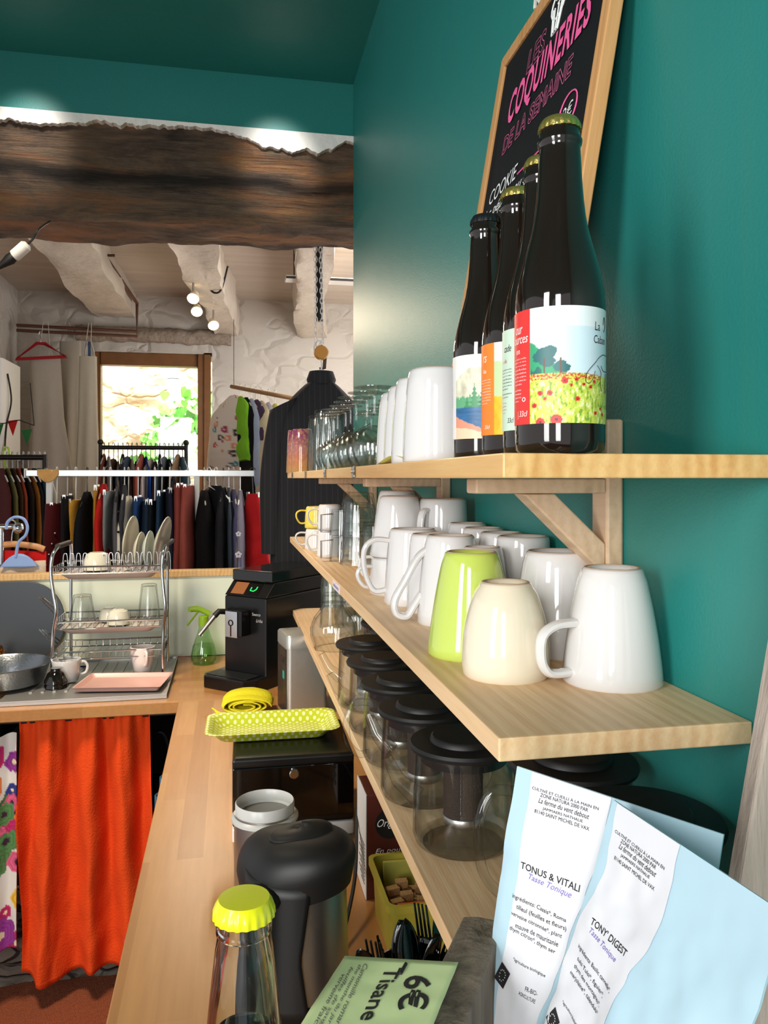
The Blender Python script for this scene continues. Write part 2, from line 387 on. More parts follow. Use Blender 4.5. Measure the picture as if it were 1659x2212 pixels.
# text as mesh
def text_geo(s, shear=0.0, bold=0.0, res=3, space=1.0):
    c = bpy.data.curves.new('t', 'FONT'); c.body = s; c.shear = shear; c.resolution_u = res; c.size = 1.0
    c.offset = bold; c.space_character = space
    o = bpy.data.objects.new('t', c); me = o.to_mesh()
    vs = [tuple(v.co) for v in me.vertices]; fs = [tuple(p.vertices) for p in me.polygons]
    o.to_mesh_clear(); bpy.data.objects.remove(o); bpy.data.curves.remove(c)
    return vs, fs
def fit_text(mb, s, x0, y0, w, h, mp, rot=0.0, outline=0.0, **k):
    """writes s with its lower left corner at x0, y0, fitted to width w and height h; outline = pen width for hollow letters"""
    vs, fs = text_geo(s, **k)
    if not vs: return
    xs = [v[0] for v in vs]; ys = [v[1] for v in vs]; ax, bx, ay, by = min(xs), max(xs), min(ys), max(ys)
    sx = w / max(1e-6, bx - ax); sy = (h / max(1e-6, by - ay)) if h else sx
    P = [((v[0] - ax) * sx, (v[1] - ay) * sy) for v in vs]
    R = lambda x, y: mp(x0 + x * math.cos(rot) - y * math.sin(rot), y0 + x * math.sin(rot) + y * math.cos(rot))
    if not outline: mb.add([R(*p) for p in P], fs); return
    key = lambda p: (round(p[0], 6), round(p[1], 6)); cnt = {}
    for f in fs:
        for i in range(len(f)):
            a, b = P[f[i]], P[f[(i + 1) % len(f)]]; e = tuple(sorted((key(a), key(b)))); cnt[e] = cnt.get(e, 0) + 1
    for (a, b), n in cnt.items():
        if n != 1 or a == b: continue
        d = Vector((b[0] - a[0], b[1] - a[1])).normalized() * outline / 2; q = Vector((-d.y, d.x))
        A = Vector(a) - d; B = Vector(b) + d
        mb.add([R(*(A + q)), R(*(A - q)), R(*(B - q)), R(*(B + q))], [(0, 1, 2, 3)])
def paint_grid(name, mp, colf, nu, nv, m, parent=None, cu=False):
    U = nu + 1; vs = []; cs = []
    for j in range(nv + 1):
        for i in range(U):
            vs.append(mp(i / nu, j / nv)); cs.append(colf(i / nu, j / nv))
    fs = [(j * U + i, j * U + i + 1, (j + 1) * U + i + 1, (j + 1) * U + i) for j in range(nv) for i in range(nu)]
    me = bpy.data.meshes.new(name); me.from_pydata(vs, [], fs); me.materials.append(m)
    ca = me.color_attributes.new('print', 'FLOAT_COLOR', 'POINT')
    flat = []
    for c in cs: flat += [c[0], c[1], c[2], 1.0]
    ca.data.foreach_set('color', flat)
    me.polygons.foreach_set('use_smooth', [True] * len(me.polygons)); me.update()
    o = bpy.data.objects.new(name, me); COL.objects.link(o)
    if parent: o.parent = parent
    return o
def fbm(x, y, z=0.0, o=4):
    return mnoise.fractal(Vector((x, y, z)), 1.0, 2.0, o)

# ================================================================== THE SETTING
WX = 0.412                                      # the teal wall's face
S('wall_right', MB().box(WX, WX + 0.12, -2.6, 2.636, 0, 2.885), M_TEAL, smooth=False)
S('ceiling', MB().box(-3.2, WX + 0.12, -2.6, 2.64, 2.885, 2.98), M_TEAL, smooth=False)
S('wall_header', MB().box(-3.2, WX + 0.12, 2.64, 2.76, 2.70, 2.98), M_TEAL, smooth=False)
S('floor', MB().box(-3.2, 2.6, -2.6, 6.2, -0.1, 0.0), M_FLOOR, smooth=False)
# whitewashed stone wall at the back with the window opening
WY = 6.0
wx0, wx1 = xat(203, WY), xat(458, WY); wz1 = onY(330, 762, WY).z; wz0 = 0.85
def stonewall(x0, x1, z0, z1):
    def f(u, v):
        x = x0 + (x1 - x0) * u; z = z0 + (z1 - z0) * v
        e = min(1, 8 * u, 8 * (1 - u), 8 * v, 8 * (1 - v))
        return (x, WY + 0.035 * fbm(x * 2.3, z * 3.1, 1.3) * max(e, 0), z)
    return f
wb = MB()
for r in ((-1.75, wx0, 0, 3.0), (wx1, 2.6, 0, 3.0), (wx0, wx1, wz1, 3.0), (wx0, wx1, 0, wz0)):
    wb.grid(stonewall(*r), max(6, int((r[1] - r[0]) * 16)), max(6, int((r[3] - r[2]) * 16)))
for a in ((wx0 - 0.01, wx0), (wx1, wx1 + 0.01)): wb.box(a[0], a[1], WY, WY + 0.4, wz0, wz1)
wb.box(wx0, wx1, WY, WY + 0.4, wz1, wz1 + 0.01); wb.box(wx0, wx1, WY, WY + 0.4, wz0 - 0.01, wz0)
wb.box(-1.75, wx0 - 0.02, WY + 0.1, WY + 0.45, 0, 3.0); wb.box(wx1 + 0.02, 2.6, WY + 0.1, WY + 0.45, 0, 3.0)
wb.box(wx0 - 0.02, wx1 + 0.02, WY + 0.1, WY + 0.45, wz1 + 0.02, 3.0)
S('wall_back', wb, M_STONE, ang=80)
S('wall_left', MB().box(-1.6, -1.48, 4.3, WY + 0.05, 0, 3.0), M_STONE, smooth=False)
S('wall_far_right', MB().box(2.5, 2.6, 2.7, WY + 0.1, 0, 3.0), M_STONE, smooth=False)
S('ceiling_boards', MB().box(-3.2, 2.6, 2.76, WY + 0.1, 2.89, 2.98), M_BOARDS, smooth=False)
# crumbly lintel over the window
def lint(u, v):
    a = 2 * PI * u; x = wx0 - 0.12 + (wx1 - wx0 + 0.26) * v
    return (x, 5.985 + 0.05 * math.cos(a) + 0.012 * fbm(x * 9, a, 3), wz1 + 0.125 + 0.055 * math.sin(a) + 0.014 * fbm(x * 12, a, 5))
S('trim_1', MB().grid(lint, 12, 60, cu=True, cap=True), mat('grey_crumbled_lintel', '#9b8d7e', 0.9, bump=1.0, bscale=40, vary=0.45, vscale=30), ang=80)
# window: brown frame, pane
wf = MB(); fw = 0.095
gl, gr = xat(216, WY), xat(427, WY); gt = onY(330, 789, WY).z
wf.box(wx0, gl, WY + 0.03, WY + 0.12, wz0, wz1); wf.box(gr, wx1 - 0.01, WY + 0.0, WY + 0.12, wz0, wz1); wf.box(gl, gr, WY + 0.02, WY + 0.12, gt, wz1)
wf.box(gl, gr, WY + 0.03, WY + 0.12, wz0, wz0 + 0.07); wf.box(gr + 0.045, gr + 0.055, WY - 0.012, WY, wz0, wz1)
win = S('window_1', wf, M_BROWNFRAME, bevel=0.006)
pn = MB().box(gl, gr, WY + 0.07, WY + 0.074, wz0 + 0.07, gt).build('window_pane', M_GLASS_PANE, win, smooth=False)

# outside: rubble wall, drainpipe, ivy
def outw(u, v):
    x = -2.6 + 5.0 * u; z = 0.0 + 3.8 * v
    return (x, 8.2 + 0.22 * fbm(x * 1.1, z * 1.3, 7) + 0.05 * fbm(x * 5, z * 6, 2), z)
S('wall_yard', MB().grid(outw, 110, 90), M_STONE_OUT, ang=80)
S('ground_yard', MB().box(-2.6, 2.4, 6.45, 8.4, -0.05, 0.4), M_STONE_OUT, smooth=False)
dp = T('drainpipe', 'pale blue grey drainpipe on the sunlit wall outside the window', 'pipe', (xat(372, 7.6), 7.75, 0.4))
MB().cyl((0, 0, 0), (0, 0, 3.2), 0.055, n=18).build('pipe', mat('pale_blue_pipe', '#b8c8d8', 0.4), dp)
for z in (0.9, 2.1): MB().cyl((0, 0, z), (0, 0, z + 0.04), 0.065, n=18).build('pipe_clip', mat('pale_blue_pipe', '#b8c8d8', 0.4), dp)
iv = T('ivy_plant', 'green heart-leaved climber growing on the sunlit wall outside the window', 'plant', (xat(372, 7.7), 7.62, 1.62))
lv = MB(); rnd = random.Random(3)
for k in range(230):
    q = rnd.random(); cx = -0.28 + 0.75 * q + rnd.gauss(0, 0.07); cz = 0.20 + 0.55 * q + rnd.gauss(0, 0.13) - 0.25 * abs(q - 0.5); cy = rnd.uniform(-0.12, 0.1)
    s_ = rnd.uniform(0.028, 0.06); R_ = Euler((rnd.uniform(-.7, .7), rnd.uniform(-.6, .6), rnd.uniform(-.5, .5))).to_matrix()
    P_ = [R_ @ Vector((x * s_, 0.10 * s_ * abs(x), z * s_)) + Vector((cx, cy, cz)) for x, z in ((0, -1.15), (0.62, -0.45), (0.95, 0.25), (0.5, 0.75), (0, 0.45), (-0.5, 0.75), (-0.95, 0.25), (-0.62, -0.45))]
    lv.add(P_, [(0, 1, 2, 3, 4), (0, 4, 5, 6, 7)])
o = lv.build('leaves', mat('fresh_ivy_green', '#5fae3c', 0.5, vary=0.3, vscale=9), iv, smooth=False, fixn=False); o['kind'] = 'stuff'
st = MB(); st.tube(bez([(-0.25, 0.06, 0.0), (-0.1, 0.05, 0.3), (0.1, 0.05, 0.42), (0.4, 0.05, 0.8)]), 0.008, 6); st.build('stem', mat('ivy_stem', '#5d5134', 0.8), iv)

# ---- the old oak beam with crumbling plaster
BX0, BX1 = -1.9, WX + 0.1
def beamf(u, v):
    a = u * 4; x = BX0 + (BX1 - BX0) * v
    k = int(a) % 4; f = a - int(a); c = [(2.655, 2.375), (2.90, 2.375), (2.90, 2.702), (2.655, 2.702)]
    y0, z0 = c[k]; y1, z1 = c[(k + 1) % 4]; y = y0 + (y1 - y0) * f; z = z0 + (z1 - z0) * f
    cy, cz = 2.78, 2.54; wob = 1 + 0.06 * fbm(x * 1.3, a * 1.5, 4) + 0.10 * fbm(x * 5, z * 14 + y * 6, 9) * (1 if z < 2.69 else 0.2)
    z = cz + (z - cz) * (wob if z < cz else 1.0); y = cy + (y - cy) * wob
    if z < 2.5: z += 0.035 * max(0, (x + 0.4)) 
    return (x, y, z)
beam = S('trim_2', MB().grid(beamf, 56, 170, cu=True, cap=True), M_BEAM, label=None, ang=60)
pl = MB(); N_ = 520
top, bot = [], []
for i in range(N_ + 1):
    x = BX0 + (BX1 - BX0) * i / N_; px = None
    d = 0.010 + 0.016 * abs(fbm(x * 6, 2.2, 1.7, 6)) + 0.012 * fbm(x * 30, 1, 1, 5)
    if x < -0.42: d += 0.034 * min(1, (-0.42 - x) * 9) * (0.8 + 0.5 * fbm(x * 7, 4, 4, 6))
    if -0.02 < x < 0.38: d += 0.052 * min(1, (x + 0.02) * 9, (0.38 - x) * 9) * (0.85 + 0.5 * fbm(x * 8, 7, 4, 6))
    top.append((x, 2.705)); bot.append((x, 2.705 - max(0.008, d)))
vs = []
for (x, z) in top: vs.append((x, 2.628, z))
for (x, z) in bot: vs.append((x, 2.632, z))
for (x, z) in top: vs.append((x, 2.70, z))
for (x, z) in bot: vs.append((x, 2.70, z))
n1 = N_ + 1; fs = []
for i in range(N_):
    fs += [(i, i + 1, n1 + i + 1, n1 + i), (n1 + i, n1 + i + 1, 3 * n1 + i + 1, 3 * n1 + i), (i, 2 * n1 + i, 2 * n1 + i + 1, i + 1)]
pl.add(vs, fs); pl.build('plaster_strip', M_PLASTER, beam, smooth=False)
# white painted edge and steel hook under the beam
S('trim_3', MB().box(xat(395, 2.95), WX + 0.1, 2.90, 3.0, 2.44, 2.455), M_WHITEPAINT, smooth=False)
# ---- three limewashed ceiling beams of the back room
def wbeam(p0, p1, w, h, nm):
    p0 = Vector(p0); p1 = Vector(p1); d = (p1 - p0); L = d.length; d.normalize(); s_ = Vector((d.y, -d.x, 0))
    def f(u, v):
        c = [(-1, 0), (-1, 1), (1, 1), (1, 0)]; a = u * 4; k = int(a) % 4; q = a - int(a)
        x = c[k][0] + (c[(k + 1) % 4][0] - c[k][0]) * q; z = c[k][1] + (c[(k + 1) % 4][1] - c[k][1]) * q
        wv = 0.022 * fbm(v * 6, a * 2, p0.x * 5) + 0.05 * fbm(v * 2, x, p0.x)
        p = p0 + d * (L * v) + s_ * (x * w / 2 + wv); p.z = p0.z + (p1.z - p0.z) * v + z * h + 0.018 * fbm(v * 5, a, 8 + p0.x) * (1 - z); return p
    return S(nm, MB().grid(f, 24, 50, cu=True, cap=True), M_WHITEBEAM, ang=60)
wbeam((-0.83, 2.9, 2.70), (-0.80, 6.0, 2.72), 0.27, 0.20, 'trim_4')
wbeam((-0.27, 2.9, 2.66), (0.0, 6.0, 2.62), 0.20, 0.28, 'trim_5')
wbeam((0.33, 2.9, 2.74), (0.60, 6.0, 2.62), 0.16, 0.28, 'trim_6')

# ---- butcher-block worktops
CZ = 0.885
bar = tag(MB().box(-0.148, WX, -0.35, 2.415, CZ - 0.038, CZ).build('bar_worktop', M_BLOCK, smooth=False, bevel=0.002), 'long beech block worktop running toward the sink under the shelves', 'worktop')
bc = MB().box(-1.45, WX, 2.418, 3.02, CZ - 0.035, CZ - 0.0005)
o = bc.build('sink_worktop', m_block('beech_block_cross', ('#a97540', '#b6824c', '#be8c55')), smooth=False, bevel=0.002)
o.data.materials[0].node_tree.nodes['Mapping'].inputs['Rotation'].default_value = (0, 0, 0)
tag(o, 'beech worktop across the room holding the steel sink and coffee machine', 'worktop')
# counter carcass under the worktops (dark recess) and stone plinth
cb = T('bar_cabinet', 'dark base cabinet under the long bar worktop', 'cabinet', (0, 0, 0))
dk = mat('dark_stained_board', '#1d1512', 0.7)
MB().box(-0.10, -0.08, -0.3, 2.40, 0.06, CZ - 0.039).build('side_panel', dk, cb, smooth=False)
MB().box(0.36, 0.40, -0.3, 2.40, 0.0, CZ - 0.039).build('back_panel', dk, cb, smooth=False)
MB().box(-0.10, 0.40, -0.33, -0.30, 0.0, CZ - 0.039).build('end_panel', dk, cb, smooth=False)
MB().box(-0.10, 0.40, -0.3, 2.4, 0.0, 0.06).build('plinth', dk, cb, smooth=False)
sk = T('sink_cabinet', 'open dark cupboard frame behind the orange curtain', 'cabinet', (0, 0, 0))
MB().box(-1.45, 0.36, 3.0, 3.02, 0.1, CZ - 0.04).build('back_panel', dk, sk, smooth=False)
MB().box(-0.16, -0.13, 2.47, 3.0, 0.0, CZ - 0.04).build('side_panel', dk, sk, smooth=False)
def plf(u, v): x = -1.45 + 1.35 * u; z = 0.0 + 0.14 * v; return (x, 2.58 + 0.02 * fbm(x * 7, z * 9, 3), z)
S('trim_7', MB().grid(plf, 60, 8).box(-1.45, -0.12, 2.62, 2.98, 0.0, 0.10), M_PLINTH)
# splash board with pine capping
sp = T('splash_board', 'pale mint splash board with a pine top edge behind the sink', 'panel', (0, 3.03, 0))
MB().box(-1.45, 0.40, 0, 0.02, CZ, 1.182).build('panel', M_MINT, sp, smooth=False)
MB().box(-1.45, 0.40, -0.008, 0.045, 1.182, 1.206).build('capping', M_PINE_WARM, sp, smooth=False, bevel=0.002)

# ================================================================== SHELVES
def bracket(shelf, Y, zt, drop=0.15):
    br = MB().box(WX - 0.020, WX - 0.0005, Y - 0.018, Y + 0.018, zt - drop, zt + 0.045).build('bracket', M_BRACKET, shelf, smooth=False, bevel=0.003)
    MB().box(0.248, WX - 0.020, Y - 0.017, Y + 0.017, zt - 0.018 - 0.016, zt - 0.0185).build('bracket_arm', M_BRACKET, br, smooth=False, bevel=0.002)
    p = [(0.300, zt - 0.0345), (0.335, zt - 0.0345), (WX - 0.020, zt - 0.088), (WX - 0.020, zt - 0.122)]
    M = Matrix(((1, 0, 0, 0), (0, 0, -1, Y), (0, 1, 0, 0), (0, 0, 0, 1)))
    MB().prism(p, -0.016, 0.016, M).build('brace', M_BRACKET, br, smooth=False, bevel=0.002)
Z1, Z2, Z3 = 1.568, 1.355, 1.115
def shelf(z, y0, x0, m, label, ys):
    t = T('wall_shelf', label, 'shelf', (0, 0, 0), group='pine wall shelves')
    MB().box(x0, WX - 0.0005, y0, 2.634, z - 0.018, z).build('shelf_board', m, t, smooth=False, bevel=0.0012)
    for Y in ys: bracket(t, Y, z)
    return t
sh1 = shelf(Z1, 0.530, 0.190, M_PINE_WARM, 'topmost pine shelf carrying dark bottles and upturned wine glasses', (0.79, 1.455, 2.21))
sh2 = shelf(Z2, 0.562, 0.198, M_PINE, 'middle pine shelf crowded with upturned white and lime mugs', (0.86, 1.50, 2.25))
sh3 = shelf(Z3, 0.545, 0.205, M_PINE, 'lowest pine shelf with the row of black-lidded glass teapots', (0.92, 1.55, 2.28))
# foil scraps on the top shelf edge, handwritten tape on the middle shelf edge
for px, w, fw_ in ((765, 0.030, 'nearest of the four'), (703, 0.026, 'second from the white cups'), (661, 0.024, 'below the pink glass'), (632, 0.03, 'at the far end corner')):
    t = 0.19 / (ray(px, 1020)[0]); y = t * ray(px, 1020)[1]
    f = MB().grid(lambda u, v: (0.1893 - 0.0025 * abs(fbm(u * 5 + px, v * 5, 1)) - 0.0006, y + w * (u - 0.5) + 0.003 * fbm(v * 3, px, 1), Z1 + 0.001 - 0.019 * v), 8, 8)
    tag(f.build('foil_scrap', mat('crumpled_foil', '#dcdcdc', 0.2, metal=1.0), smooth=False, solid=0.0004), 'crumpled foil scrap on the top shelf edge, ' + fw_, 'foil', 'foil scraps on the top shelf edge')
stk = T('handwritten_label', 'white tape with violet handwriting on the middle shelf edge', 'label', (0.1972, 1.52, Z2 - 0.017))
MB().box(0, 0.0006, -0.095, 0.0, 0.0, 0.015).build('tape', mat('white_tape', '#ded6de', 0.7), stk, smooth=False)
tx = MB(); fit_text(tx, 'infusions', 0.008, 0.004, 0.075, 0.008, lambda x, y: (-0.0003, -x, y), shear=0.4); tx.build('lettering', M_INKVIOLET, stk, smooth=False, fixn=False)

# ================================================================== CHALKBOARD leaning on the wall
k_ = 0.1683; nv = Vector((k_, 0, 1)).normalized(); nu = Vector((0, -1, 0)); nn = nu.cross(nv)
MBD = Matrix.Translation((0.302, 1.128, Z1)) @ Matrix((nu, nv, nn)).transposed().to_4x4()
cbd = T('chalkboard', 'wood-framed chalkboard with pink and white lettering leaning on the teal wall', 'chalkboard', M=MBD)
BW, BH, FR = 0.392, 0.620, 0.021
MB().box(FR - 0.003, BW - FR + 0.003, FR - 0.003, BH - FR + 0.003, -0.006, -0.001).build('board', M_SLATE, cbd, smooth=False)
fr = MB()
def quadp(pts, z0, z1): fr.prism(pts, z0, z1)
quadp([(0, 0), (FR, FR), (FR, BH - FR), (0, BH)], -0.012, 0.003); quadp([(BW, 0), (BW, BH), (BW - FR, BH - FR), (BW - FR, FR)], -0.012, 0.003)
quadp([(0, 0), (BW, 0), (BW - FR, FR), (FR, FR)], -0.012, 0.003); quadp([(0, BH), (FR, BH - FR), (BW - FR, BH - FR), (BW, BH)], -0.012, 0.003)
fr.build('frame', M_FRAMEWOOD, cbd, smooth=False, bevel=0.0015)
fl = lambda z: (lambda x, y: (x, y, z))
q = MB(); fit_text(q, 'COQUINERIES', 0.078, 0.472, 0.258, 0.058, fl(0.0008), bold=0.028, space=1.12)
q.box(0.292, 0.304, 0.534, 0.540, 0.0, 0.0008)
q.build('lettering', M_CHALKPINK, cbd, smooth=False, fixn=False)
q = MB(); fit_text(q, 'LES', 0.132, 0.528, 0.058, 0.034, fl(0.0004), outline=0.0012, bold=0.02); q.build('lettering', M_CHALKDIM, cbd, smooth=False, fixn=False)
q = MB(); fit_text(q, 'DE LA SEMAINE', 0.078, 0.440, 0.225, 0.026, fl(0.0004), outline=0.0012, bold=0.02, space=1.05)
q.build('lettering', M_CHALKDIM, cbd, smooth=False, fixn=False)
for tx_, x_, y_, w_, h_, sh_ in (('COOKIE', 0.052, 0.376, 0.108, 0.021, 0.15), ('les pépites au choco', 0.040, 0.350, 0.22, 0.020, 0.4), ('2€', 0.300, 0.386, 0.026, 0.016, 0.0)):
    q = MB(); fit_text(q, tx_, x_, y_, w_, h_, fl(0.0006), shear=sh_); q.build('lettering', M_CHALKWHITE, cbd, smooth=False, fixn=False)
q = MB()
# cupcake doodle
def lineq(pts, r=0.0011, cl=False): q.tube([(x, y, 0.0004) for x, y in pts], r, 4, closed=cl)
lineq([(0.207, 0.572), (0.214, 0.535), (0.232, 0.535), (0.240, 0.572)]); lineq([(0.212, 0.572), (0.218, 0.537)]); lineq([(0.224, 0.572), (0.224, 0.537)]); lineq([(0.234, 0.572), (0.229, 0.537)])
lineq([(0.203 + 0.020 + 0.022 * math.cos(a), 0.574 + 0.020 * math.sin(a)) for a in [2 * PI * i / 16 for i in range(16)]], 0.0012, True)
lineq([(0.212, 0.582), (0.219, 0.586)]); lineq([(0.226, 0.580), (0.233, 0.584)]); lineq([(0.220, 0.573), (0.227, 0.575)])
q.build('cupcake_drawing', M_CHALKWHITE, cbd, smooth=False, fixn=False)
q = MB(); lineq([(0.313 + 0.024 * math.cos(a), 0.394 + 0.021 * math.sin(a)) for a in [2 * PI * i / 24 for i in range(24)]], 0.0010, True); q.build('drawn_circle', M_CHALKPINK, cbd, smooth=False, fixn=False)
q = MB(); lineq([(0.165, 0.3795), (0.287, 0.3815)], 0.0010)
q.build('drawn_line', M_CHALKPINK, cbd, smooth=False, fixn=False)
cordp = MB(); cordp.tube(bez([(0.10, BH - 0.004, -0.008), (0.115, BH + 0.014, -0.004), (0.128, BH + 0.003, 0.002), (0.122, BH + 0.022, 0.0), (0.14, BH - 0.004, -0.006)]), 0.0025, 6)
cordp.build('hanging_string', mat('white_string', '#d8d4cc', 0.9), cbd)

# ================================================================== BEER BOTTLES on the top shelf
BR = 0.0335
bp = [(0, 0.004), (0.024, 0.002), (0.030, 0.0), (0.0328, 0.003), (BR, 0.010), (BR, 0.110), (0.0328, 0.120), (0.0308, 0.131), (0.0285, 0.141), (0.0258, 0.151), (0.0232, 0.160), (0.0210, 0.169), (0.0191, 0.180), (0.0177, 0.192),
      (0.0166, 0.206), (0.0158, 0.222), (0.0153, 0.230), (0.0155, 0.2315), (0.0165, 0.233), (0.0168, 0.236), (0.0155, 0.2385), (0.0150, 0.240), (0.0150, 0.246), (0, 0.246)]
def crown(z0, r=0.0152, h=0.0085, mt=None, par=None, teeth=21):
    c = MB(); tp = teeth
    def fx(a, z): return 1 + (0.045 * (0.5 + 0.5 * math.cos(tp * a)) if z < z0 + h * 0.55 else 0)
    c.lathe([(r * 0.93, z0), (r * 1.03, z0), (r * 1.02, z0 + h * 0.35), (r * 0.98, z0 + h * 0.7), (r * 0.86, z0 + h), (0, z0 + h * 1.03)], n=126, fx=fx)
    return c.build('crown_cap', mt, par, ang=50)
def bottle(px, t, label, capm, colf, texts, turn):
    d = ray(px, 1000); loc = (d[0] * t, d[1] * t, Z1)
    b = T('beer_bottle', label, 'bottle', loc, 0, 'dark beer bottles on the top shelf')
    MB().lathe(bp, n=56).build('glass_body', M_BEERGLASS, b)
    crown(0.2435, mt=capm, par=b)
    # label wrap, u=0..1 spans 190 degrees facing the camera; u grows to the right as seen
    a0 = math.atan2(-d[1], -d[0])
    span = math.radians(200)
    def mp(u, v, off=0.0003):
        a = a0 + (u - 0.5) * span + turn
        return ((BR + off) * math.cos(a), (BR + off) * math.sin(a), 0.0215 + 0.084 * v)
    lo = paint_grid('paper_label', mp, colf, 180, 130, vcol_mat('printed_label', 0.45), b)
    for (mt, items) in texts:
        tb = MB()
        for (s, x, y, w, h, kw) in items:
            fit_text(tb, s, x, y, w, h, lambda xx, yy: mp(xx, yy, 0.0005), **kw)
        tb.build('lettering', mt, lo, smooth=False, fixn=False)
    return b, mp
def blob(u, v, cu, cv, r, asp=1.0): return ((u - cu) / r) ** 2 + ((v - cv) / (r * asp)) ** 2 < 1
RED = H('#d8302c')
poppies = [(0.46, 0.36, 0.022), (0.53, 0.37, .012), (0.50, 0.32, 0.011), (0.58, 0.33, .012), (0.63, 0.31, 0.014), (0.31, 0.26, .018), (0.37, 0.26, .019), (0.27, 0.155, .018), (0.34, 0.21, .012), (0.54, 0.205, .016), (0.67, 0.09, .014), (0.72, 0.13, .013), (0.745, 0.08, .014), (0.41, 0.03, 0.036), (0.31, 0.01, .030), (0.66, 0.36, .012), (0.80, 0.28, .014), (0.85, 0.15, .015)]
def col_poppy(u, v):
    # visible window is roughly u .08..0.92
    if u < 0.235: return RED
    n = fbm(u * 9, v * 9, 2)
    c = Vector(H('#cfe4ee')) * (1 - max(0, n) * 0.15) + Vector((0.10, 0.08, 0.05)) * max(0, n)
    if v > 0.83: c = Vector(H('#e6eef0'))
    hill = 0.70 - 1.3 * max(0, u - 0.27) - 0.35 * max(0, 0.29 - u) + 0.02 * math.sin(u * 60)
    if v < hill and u < 0.55: c = Vector(H('#2f9b6d'))
    if v < 0.47 + 0.02 * math.sin(u * 90) and 0.24 < u < 0.32 and v > .40: c = Vector(H('#2a6a63'))
    for (cu, cv, r) in ((0.335, 0.585, 0.065), (0.37, 0.62, .045), (0.30, 0.57, .045), (0.355, 0.53, .05), (0.44, 0.50, .036), (0.46, 0.47, .038), (0.42, 0.475, .032)):
        if blob(u + 0.010 * fbm(u * 40, v * 40, 1), v, cu, cv, r, 1.0): c = Vector(H('#2a6668'))
    if (abs(u - 0.335 - 0.02 * (v - 0.45)) < 0.006 or abs(u - 0.438) < 0.005) and 0.42 < v < 0.56: c = Vector(H('#5d4636'))
    if v < 0.43 - 0.10 * max(0, u - 0.55):
        g = fbm(u * 26, v * 9, 5); g2 = fbm(u * 60, v * 16, 8)
        c = Vector(H('#cfdc58')) * (0.88 + 0.25 * g) + Vector((0.03, 0.05, 0.0))
        if g2 > 0.30: c = Vector(H('#eef0b0'))
        if g2 < -0.34: c = Vector(H('#7fa63c'))
        if v > 0.375 and fbm(u * 70, v * 60, 3) > -0.02 and u < 0.72: c = Vector(H('#cf4a30'))
    for (cu, cv, r) in poppies:
        if blob(u, v, cu, cv, r, 1.25): c = Vector(RED)
        if blob(u, v, cu, cv, r * 0.3, 1.25): c = Vector(H('#5a1412'))
    return tuple(c)
def col_mint(u, v):
    if u < 0.235: return H('#c5dcc8')
    return H('#9fbfb0')
def col_orange(u, v):
    if u < 0.235: return H('#ee7f25')
    if v < 0.42 - 0.25 * max(0, u - 0.24) + 0.02 * fbm(u * 8, v * 8, 1): 
        return tuple(Vector(H('#f2b01e')) * (1 + 0.35 * fbm(u * 14, v * 6, 4)))
    if v < 0.80 - 0.2 * max(0, u - 0.24): return H('#b9cf9e')
    return H('#efe9cf')
def col_lake(u, v):
    if u < 0.235: return H('#e4e3e0')
    c = H('#e6e6e0')
    if 0.48 < v < 0.84 and v < 0.70 + 0.9 * min(u - 0.235, 0.2) + 0.01 * fbm(u * 20, 1, 1): c = tuple(Vector(H('#d9d6bd')) * (0.92 + 0.3 * fbm(u * 16, v * 8, 1)))
    if v < 0.50 + 0.05 * fbm(u * 50, 1, 2): c = H('#5fa377')
    for (cu, w, h0, h1) in ((0.45, .055, .36, .66), (0.53, .045, .38, .70), (0.61, .05, .38, .62), (0.38, .035, .36, .50)):
        if h0 < v < h1 and abs(u - cu) < w * (h1 - v) / (h1 - h0) * (0.8 + 0.3 * math.sin(v * 120)): c = H('#3f8a5b') if cu != .53 else H('#245c4c')
    if v < 0.37: c = tuple(Vector(H('#2c6290')) * (1 + 0.4 * fbm(u * 8, v * 30, 2)))
    if v < 0.24 - 0.55 * (u - 0.30) + 0.03 * fbm(u * 9, 1, 5): c = H('#d98f74')
    if v < 0.13 - 0.2 * (u - 0.3) + 0.02 * fbm(u * 9, 4, 5): c = H('#efc4a4')
    return c
W_ = mat('white_print', '#f3eeea', 0.6); B_ = M_INK
def para(x, y0, n, w, dy=0.032, h=0.016, kw=None, rs=1):
    r = random.Random(rs); words = ['malt et houblon', 'une saison seche', 'legere et vive', 'brassee en montagne', 'notes florales', 'fermentation', 'eau de source', 'issue de culture bio']
    return [(words[(i + rs) % 8], x, y0 - dy * i, w * (1 if i < n - 1 else 0.7), h, dict(res=1)) for i in range(n)]
b1, mp1 = bottle(1209, 0.595, 'big front dark bottle with red-banded poppy meadow label and gold cap', M_GOLD, col_poppy,
    [(W_, [('our', 0.085, 0.80, 0.085, 0.060, dict(shear=0.3)), ('ources', 0.055, 0.715, 0.165, 0.055, dict(shear=0.3)), ('on', 0.09, 0.625, 0.05, 0.035, {})] + para(0.06, 0.575, 8, 0.145) + para(0.06, 0.30, 4, 0.095, rs=4)
      + [('33cl', 0.135, 0.07, 0.080, 0.050, dict(shear=0.2)), ('o', 0.165, 0.20, 0.035, 0.04, {}), ('|', 0.115, 0.05, 0.003, 0.07, {})]),
     (B_, [('La', 0.665, 0.80, 0.05, 0.075, dict(shear=0.1)), ('Caban', 0.655, 0.69, 0.13, 0.07, dict(shear=0.1))])], 0.245)
